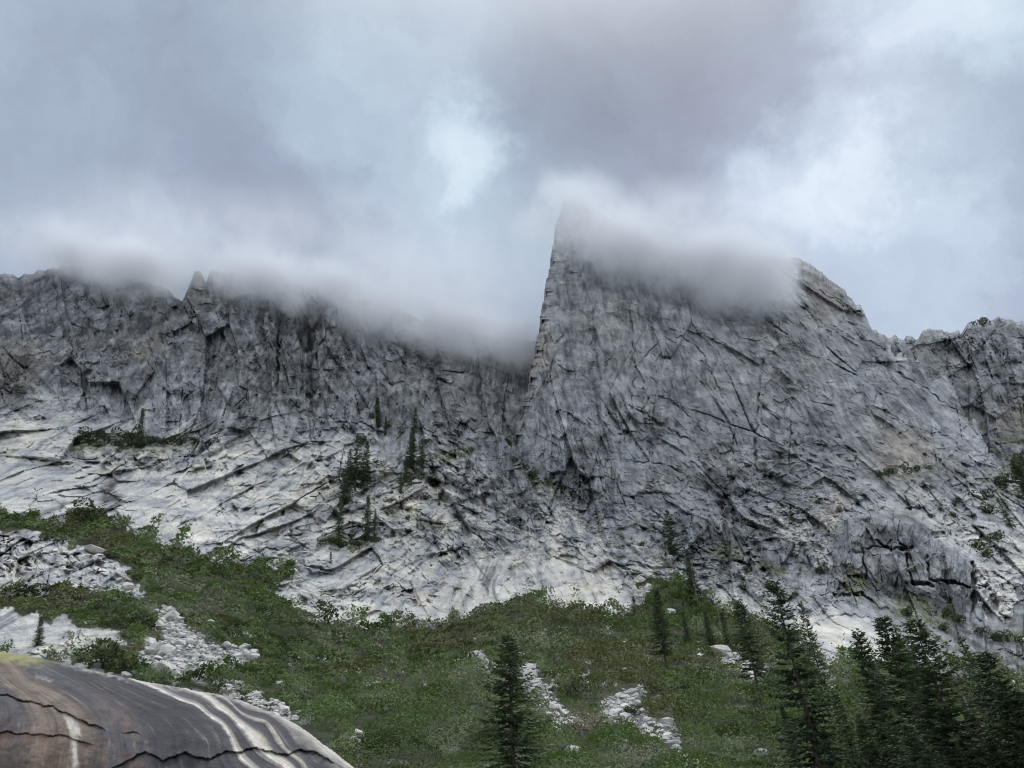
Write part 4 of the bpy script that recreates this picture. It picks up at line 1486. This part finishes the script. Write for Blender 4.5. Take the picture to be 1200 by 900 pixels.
# the brushy shoulder in the middle
tree(768, 690, 787, "narrow", "narrow column-shaped fir alone on the brushy shoulder, trunk bare at the foot", 1, 1.35)
tree(742, 698, 728, "wide", "small bushy fir left of the column-shaped fir", 0, 0.9)
tree(800, 716, 757, "wide", "small dark fir right of the column-shaped fir", 1, 0.8)
tree(826, 714, 760, "dense", "small fir left of the leaning pine, second of the shoulder row", 0, 1.2)
tree(845, 716, 764, "wide", "small round-topped fir touching the leaning pine", 1, 0.8)
snag(836, 690, 748, "dead", "bare grey snag on the brushy shoulder, the taller of two", 0, 0.9)
snag(848, 704, 752, "dead", "short bare snag close to the leaning pine", 1, 0.5)
snag(810, 662, 712, "dead", "bare white snag leaning on the top edge of the shoulder", 0, 0.7)
tree(781, 598, 658, "open", "dark fir on the rubble just under the sheer face", 1, 1.3, on="side")
tree(806, 652, 706, "dense", "dark fir at the upper tip of the brushy shoulder", 0, 1.3, on="side")
tree(946, 650, 674, "wide", "small dark fir at the left end of the ledge beside the outcrop", 0, 0.8)
tree(957, 653, 674, "wide", "small round fir second from the left on the ledge beside the outcrop", 1, 0.9)
# firs on the slabs below the left wall
tree(168, 478, 525, "dense", "lone pointed fir on the grassy bench of the left slabs", 1, 0.78)
tree(420, 508, 574, "open", "broad dark fir on the slabs, largest of the middle group", 0, 0.94)
tree(410, 526, 582, "open", "thin fir leaning against the largest slab fir", 1, 0.86)
tree(430, 516, 578, "open", "ragged fir on the right side of the largest slab fir", 0, 0.94)
tree(404, 550, 600, "open", "sparse fir midway between the largest slab fir and the pair below", 1, 1.01)
tree(495, 514, 552, "open", "ragged fir right of the short full one on the slabs", 0, 0.94)
tree(470, 552, 578, "wide", "low bushy fir in the gully below the scraggly one", 1, 0.62)
tree(452, 488, 508, "wide", "tiny fir right of the slim dark one high on the slabs", 0, 0.62)
tree(508, 552, 570, "wide", "tiny bushy fir right of the gully's low bushy one", 1, 0.62)
tree(440, 596, 636, "open", "thin fir behind the right fir of the ledge pair", 1, 0.78)
tree(443, 466, 503, "narrow", "slim dark fir high on the slabs under the cloud", 0, 1.25)
tree(484, 500, 544, "dense", "dark fir right of the largest slab fir, short and full", 0, 1.01)
tree(487, 478, 508, "open", "thin fir above the short full one on the slabs", 0, 1.01)
tree(476, 534, 566, "open", "scraggly fir below the short full one on the slabs", 1, 1.09)
tree(400, 584, 638, "open", "left fir of the pair on the shrubby ledge", 0, 0.945)
tree(432, 580, 634, "dense", "right fir of the pair on the shrubby ledge", 1, 0.86)
tree(388, 646, 669, "wide", "tiny dark fir below the pair on the shrubby ledge", 0, 0.62)
tree(514, 576, 592, "wide", "tiny fir on bare slabs right of the shrubby ledge", 1, 0.55)
tree(628, 486, 506, "wide", "tiny dark fir in the notch left of the pinnacle foot", 0, 0.70, on="side")
# right side rocks
tree(1168, 584, 620, "open", "thin fir in the gully beside the dark outcrop", 0, 1.2)
tree(1186, 540, 590, "dense", "dark fir high in the gully at the right edge", 0, 1.2)
tree(1060, 580, 596, "wide", "tiny lone pine on the smooth rock above the outcrop", 0, 0.7)
snag(1011, 580, 622, "dead", "thin dead tree on the rock left of the tiny lone pine", 0, 0.8)
snag(1024, 580, 596, "dead", "short dead stick of a tree beside the thin one", 1, 0.5)
tree(50, 722, 756, "dense", "small fir among white rocks above the streaked dome", 2, 1.2)


# ------------------------------------------------------------------ single bushes
def bush_template(seed, n=700):
    r = np.random.default_rng(seed)
    lob = r.normal(size=(5, 3)) * [0.30, 0.26, 0.10] + [0, 0, 0.34]
    k = r.integers(0, 5, n)
    v = r.normal(size=(n, 3))
    v = v / np.linalg.norm(v, axis=1, keepdims=True)
    rad = r.uniform(0.55, 1.0, n) ** 0.5
    C = lob[k] + v * rad[:, None] * [0.30, 0.28, 0.28]
    C[:, 2] = np.maximum(C[:, 2], 0.02)
    D = v + r.normal(size=(n, 3)) * 0.7 + [0, 0, 0.4]
    sz = r.uniform(0.05, 0.10, n)
    V, F = cards(C, D, r.normal(size=(n, 3)) + [0, 0, 0.8], sz * 1.3, sz * 0.75)
    hue = np.clip(0.35 + 0.3 * C[:, 2] + r.normal(size=n) * 0.18, 0, 1)
    fol = mesh_np("foliage", V, [F], M_BUSH, False, dict(hue=np.repeat(hue, 4)))
    TV, TF, nb = [], [], 0
    for _ in range(6):
        e = np.array([r.normal() * 0.25, r.normal() * 0.25, 0.4])
        v_, f_ = tube_mesh(np.array([[0, 0, -0.05], e * 0.5 + [0, 0, 0.05], e]), [0.02, 0.014, 0.006], 4)
        TV.append(v_)
        TF.append(f_ + nb)
        nb += len(v_)
    return fol, mesh_np("stem", np.concatenate(TV), [np.concatenate(TF)], M_BARK, True)


BUSHES = [bush_template(700 + i) for i in range(5)]


def bush(px, py, w, label, group=None, tall=1.0, on="auto"):
    p = ground(px, py, on)
    s = w * np.linalg.norm(p - CAM) / FPX
    e = bpy.data.objects.new("bush", None)
    COL.objects.link(e)
    e.location = p
    e.scale = (s, s, s * tall)
    e.rotation_euler = (0, 0, rng.uniform(0, 6.28))
    tag(e, label, "bush", group)
    f, st = BUSHES[rng.integers(0, 5)]
    obj("foliage", f, e)
    obj("stem", st, e)
    return e


for x_, y_, w_, lb_ in ((119, 513, 17, "round bush on the grassy bench left of the lone fir"), (143, 516, 20, "wide dark bush on the grassy bench near the lone fir"),
                        (155, 517, 18, "dark bush touching the lone fir on the grassy bench"), (96, 519, 24, "low grey-green bush at the left end of the grassy bench"),
                        (223, 517, 8, "tiny upright bush at the right end of the grassy bench"), (113, 524, 12, "little bush on the lip of the grassy bench"),
                        (28, 702, 34, "big dark bush at the left edge among white rocks"), (150, 742, 42, "large rounded grey-green bush left of the talus"),
                        (120, 782, 44, "broad green bush above the streaked dome"), (155, 788, 26, "bright green bush beside the pale talus boulder"),
                        (60, 638, 18, "dark bush on top of the left rock patch"), (100, 612, 36, "dark green bush against the foot of the slabs at left"),
                        (128, 655, 14, "small bush on the split rocks of the left patch"), (672, 856, 16, "dark bush in the middle of the centre talus"),
                        (664, 812, 24, "green bush between the arms of the centre talus"), (740, 838, 18, "bush standing in front of the right talus arm"),
                        (684, 840, 10, "brown low bush inside the centre talus"), (757, 870, 14, "bush at the lower edge of the right talus arm"),
                        (1150, 381, 13, "wind-bent shrub on the far right skyline")):
    e_ = bush(x_, y_, w_, lb_, None, 0.75, "far" if lb_.startswith("wind-bent") else "auto")
    if lb_.startswith("wind-bent"):
        e_.location.z -= 1.6
        e_.scale.z *= 1.5

for (lab, grp, spots) in (
        ("dark low shrub on the ledge under the pair of slab firs", "shrubs under the pair of slab firs", [(374, 640, 12), (386, 638, 14), (398, 642, 12), (412, 640, 12), (424, 640, 10), (440, 636, 10)]),
        ("dark shrub in the brushy hollow under the outcrop", "shrubs under the outcrop", [(1046, 704, 14), (1060, 708, 16), (1074, 714, 18), (1090, 720, 16), (1106, 724, 16), (1122, 730, 14), (1066, 722, 14), (1036, 698, 10)]),
        ("dark shrub in the gully at the right edge", "shrubs in the right gully", [(1152, 585, 16), (1160, 602, 16), (1178, 572, 19), (1190, 560, 19), (1196, 548, 19), (1150, 628, 14), (1148, 644, 16), (1156, 654, 14), (1170, 636, 14)]),
        ("low shrub strip on the rock bench below the far ridge", "shrubs on the high bench", [(1034, 558, 10), (1046, 556, 12), (1060, 554, 12), (1074, 552, 10), (1088, 550, 8)]),
        ("small dark shrub in a crack of the slabs below the pinnacle", "shrubs at the pinnacle foot", [(612, 552, 9), (626, 560, 11), (640, 566, 9), (655, 574, 11), (668, 582, 11), (604, 542, 11), (596, 520, 14), (610, 512, 14), (620, 505, 12), (520, 540, 12), (534, 536, 14), (548, 532, 12)]),
        ("dark shrub on the broken ledge left of the outcrop", "shrubs left of the outcrop", [(838, 644, 16), (884, 660, 12), (900, 666, 14), (916, 668, 11), (966, 676, 16), (990, 672, 14), (1004, 682, 16), (998, 694, 14)]),
        ("low green shrub among the grass of the left bench", "low shrubs on the grassy bench", [(86, 521, 12), (104, 520, 13), (126, 519, 14), (134, 522, 12), (150, 522, 12), (176, 520, 14), (188, 521, 12), (200, 520, 13), (212, 521, 12), (230, 521, 10), (162, 524, 12), (144, 526, 10)]),
        ("small green shrub on the broken ledges right of the pinnacle foot", "shrubs on the right ledges", [(700, 602, 8), (728, 622, 9), (752, 640, 9), (770, 628, 8), (812, 640, 9), (846, 668, 10), (870, 690, 11), (905, 690, 10), (930, 700, 10), (940, 640, 9), (925, 610, 8), (960, 590, 9), (985, 600, 8), (1005, 640, 8), (890, 630, 8), (866, 610, 7), (1090, 575, 8), (1120, 590, 9), (1130, 560, 8), (1108, 740, 11), (1080, 745, 10)]),
        ("dark shrub clinging in the gully between the slab firs", "shrubs in the central gully", [(428, 520, 14), (412, 566, 19), (424, 578, 16), (406, 590, 16), (440, 548, 12), (452, 500, 11), (468, 512, 12), (478, 548, 18), (490, 546, 16), (470, 570, 16), (486, 566, 14), (500, 586, 12), (520, 560, 11), (456, 590, 11), (540, 590, 9), (500, 520, 11), (512, 500, 11), (436, 490, 12), (392, 600, 12)]),
        ("low dark shrub in the cracks of the lower right slabs", "shrubs on the lower right slabs", [(1150, 745, 12), (1166, 750, 14), (1182, 752, 14), (1196, 756, 12), (1016, 612, 8), (1092, 606, 8), (1106, 600, 7), (1118, 606, 8)])):
    for x_, y_, w_ in spots:
        bush(x_, y_, w_, lab, grp, rng.uniform(0.8, 1.1))


# ------------------------------------------------------------------ cloud hanging on the ridge and round the pinnacle
def cloud(name, label, puffs, sigma, step, nscale, soft=0.45):
    """puffs: (px, py, Y, rx, ry, rz, strength): soft ellipsoids of drop-filled air"""
    cs = [(at(px, py, Y), rx, ry, rz, w) for px, py, Y, rx, ry, rz, w in puffs]
    # the hull that holds every puff, with room for the torn edges
    bm = bmesh.new()
    for c, rx, ry, rz, w in cs:
        for i in range(7):
            el = math.pi * (i / 6 - 0.5)
            for k in range(10):
                th = 2 * math.pi * k / 10
                bm.verts.new(c + np.array([(rx + 14) * math.cos(el) * math.cos(th), (ry + 14) * math.cos(el) * math.sin(th), (rz + 14) * math.sin(el)]))
    res = bmesh.ops.convex_hull(bm, input=bm.verts[:])
    bmesh.ops.delete(bm, geom=[v for v in bm.verts if not v.link_faces], context="VERTS")
    bmesh.ops.recalc_face_normals(bm, faces=bm.faces[:])
    me = bpy.data.meshes.new(name)
    bm.to_mesh(me)
    bm.free()
    m = bpy.data.materials.new("cloud_vapour")
    m.use_nodes = True
    t = NT(m.node_tree)
    t.n.clear()
    out = t.new("ShaderNodeOutputMaterial")
    pv = t.new("ShaderNodeVolumePrincipled")
    pv.inputs["Color"].default_value = (0.895, 0.918, 0.952, 1)
    pv.inputs["Anisotropy"].default_value = 0.1
    t.l.new(pv.outputs[0], out.inputs["Volume"])
    pos = t.new("ShaderNodeNewGeometry").outputs["Position"]
    nf, nc = t.noise(pos, nscale, 4.0, 0.62)
    wpos = t.vmath("ADD", pos, t.scale(t.vmath("SUBTRACT", nc, (0.5, 0.5, 0.5)), 0.75 / nscale))
    tot = None
    for c, rx, ry, rz, w in cs:
        d = t.vmath("DIVIDE", t.vmath("SUBTRACT", wpos, tuple(c)), (rx, ry, rz))
        r = t.vmath("LENGTH", d, out=1)
        v = t.maprange(r, 1.0, soft, 0.0, w)
        tot = v if tot is None else t.math("ADD", tot, v)
    tot = t.math("MINIMUM", tot, 1.0)
    dens = t.math("MULTIPLY", tot, t.maprange(nf, 0.33, 0.62, 0.12, 1.0))
    t.l.new(t.math("MULTIPLY", dens, sigma), pv.inputs["Density"])
    me.materials.append(m)
    m.cycles.volume_step_rate = step
    m.cycles.volume_sampling = "MULTIPLE_IMPORTANCE"
    o = obj(name, me)
    tag(o, label, "cloud", kind="stuff")
    return o


FOG1 = curve([(60, 290), (105, 312), (130, 336), (170, 346), (205, 352), (228, 332), (255, 328), (290, 348), (340, 364), (400, 374), (450, 390), (500, 407), (560, 427), (640, 440)])
FOG2 = curve([(690, 305), (720, 328), (760, 346), (800, 352), (850, 364), (890, 366), (925, 352), (945, 326)])
bank = []
for x_ in (115, 148, 180, 296, 336, 380, 428, 476, 524, 566, 602):
    y_ = float(FOG1(x_)) - 24
    bank.append((x_, y_, float(np.exp(BASE(x_, y_ + 14))) - 12, 36, 30, 28, 0.85))
bank += [(55, 290, 340, 60, 36, 24, 0.25), (245, 300, 340, 46, 36, 22, 0.2), (500, 340, 340, 110, 46, 56, 0.18), (300, 290, 350, 190, 46, 62, 0.12), (140, 262, 350, 100, 46, 56, 0.09)]
cloud("cloud", "grey cloud bank lying along the crest of the left wall", bank, 0.13, 0.4, 0.030, 0.0)
cap = []
for x_ in (722, 762, 802, 842, 880, 908):
    y_ = float(FOG2(x_)) - 26
    cap.append((x_, y_, float(np.exp(PINR(x_, y_ + 14))) - 12, 28 if x_ < 900 else 19, 28, 27, 0.8))
cap += [(668, 252, 296, 42, 28, 38, 0.62), (800, 300, 318, 34, 28, 26, 0.7), (855, 304, 324, 32, 28, 26, 0.75), (903, 312, 332, 22, 28, 22, 0.7), (735, 286, 312, 36, 26, 30, 0.75), (820, 270, 345, 85, 36, 54, 0.20), (740, 270, 330, 60, 32, 40, 0.22)]
cloud("cloud", "grey cloud cap wrapped round the pinnacle and the mountain's shoulder", cap, 0.15, 0.45, 0.036, 0.0)
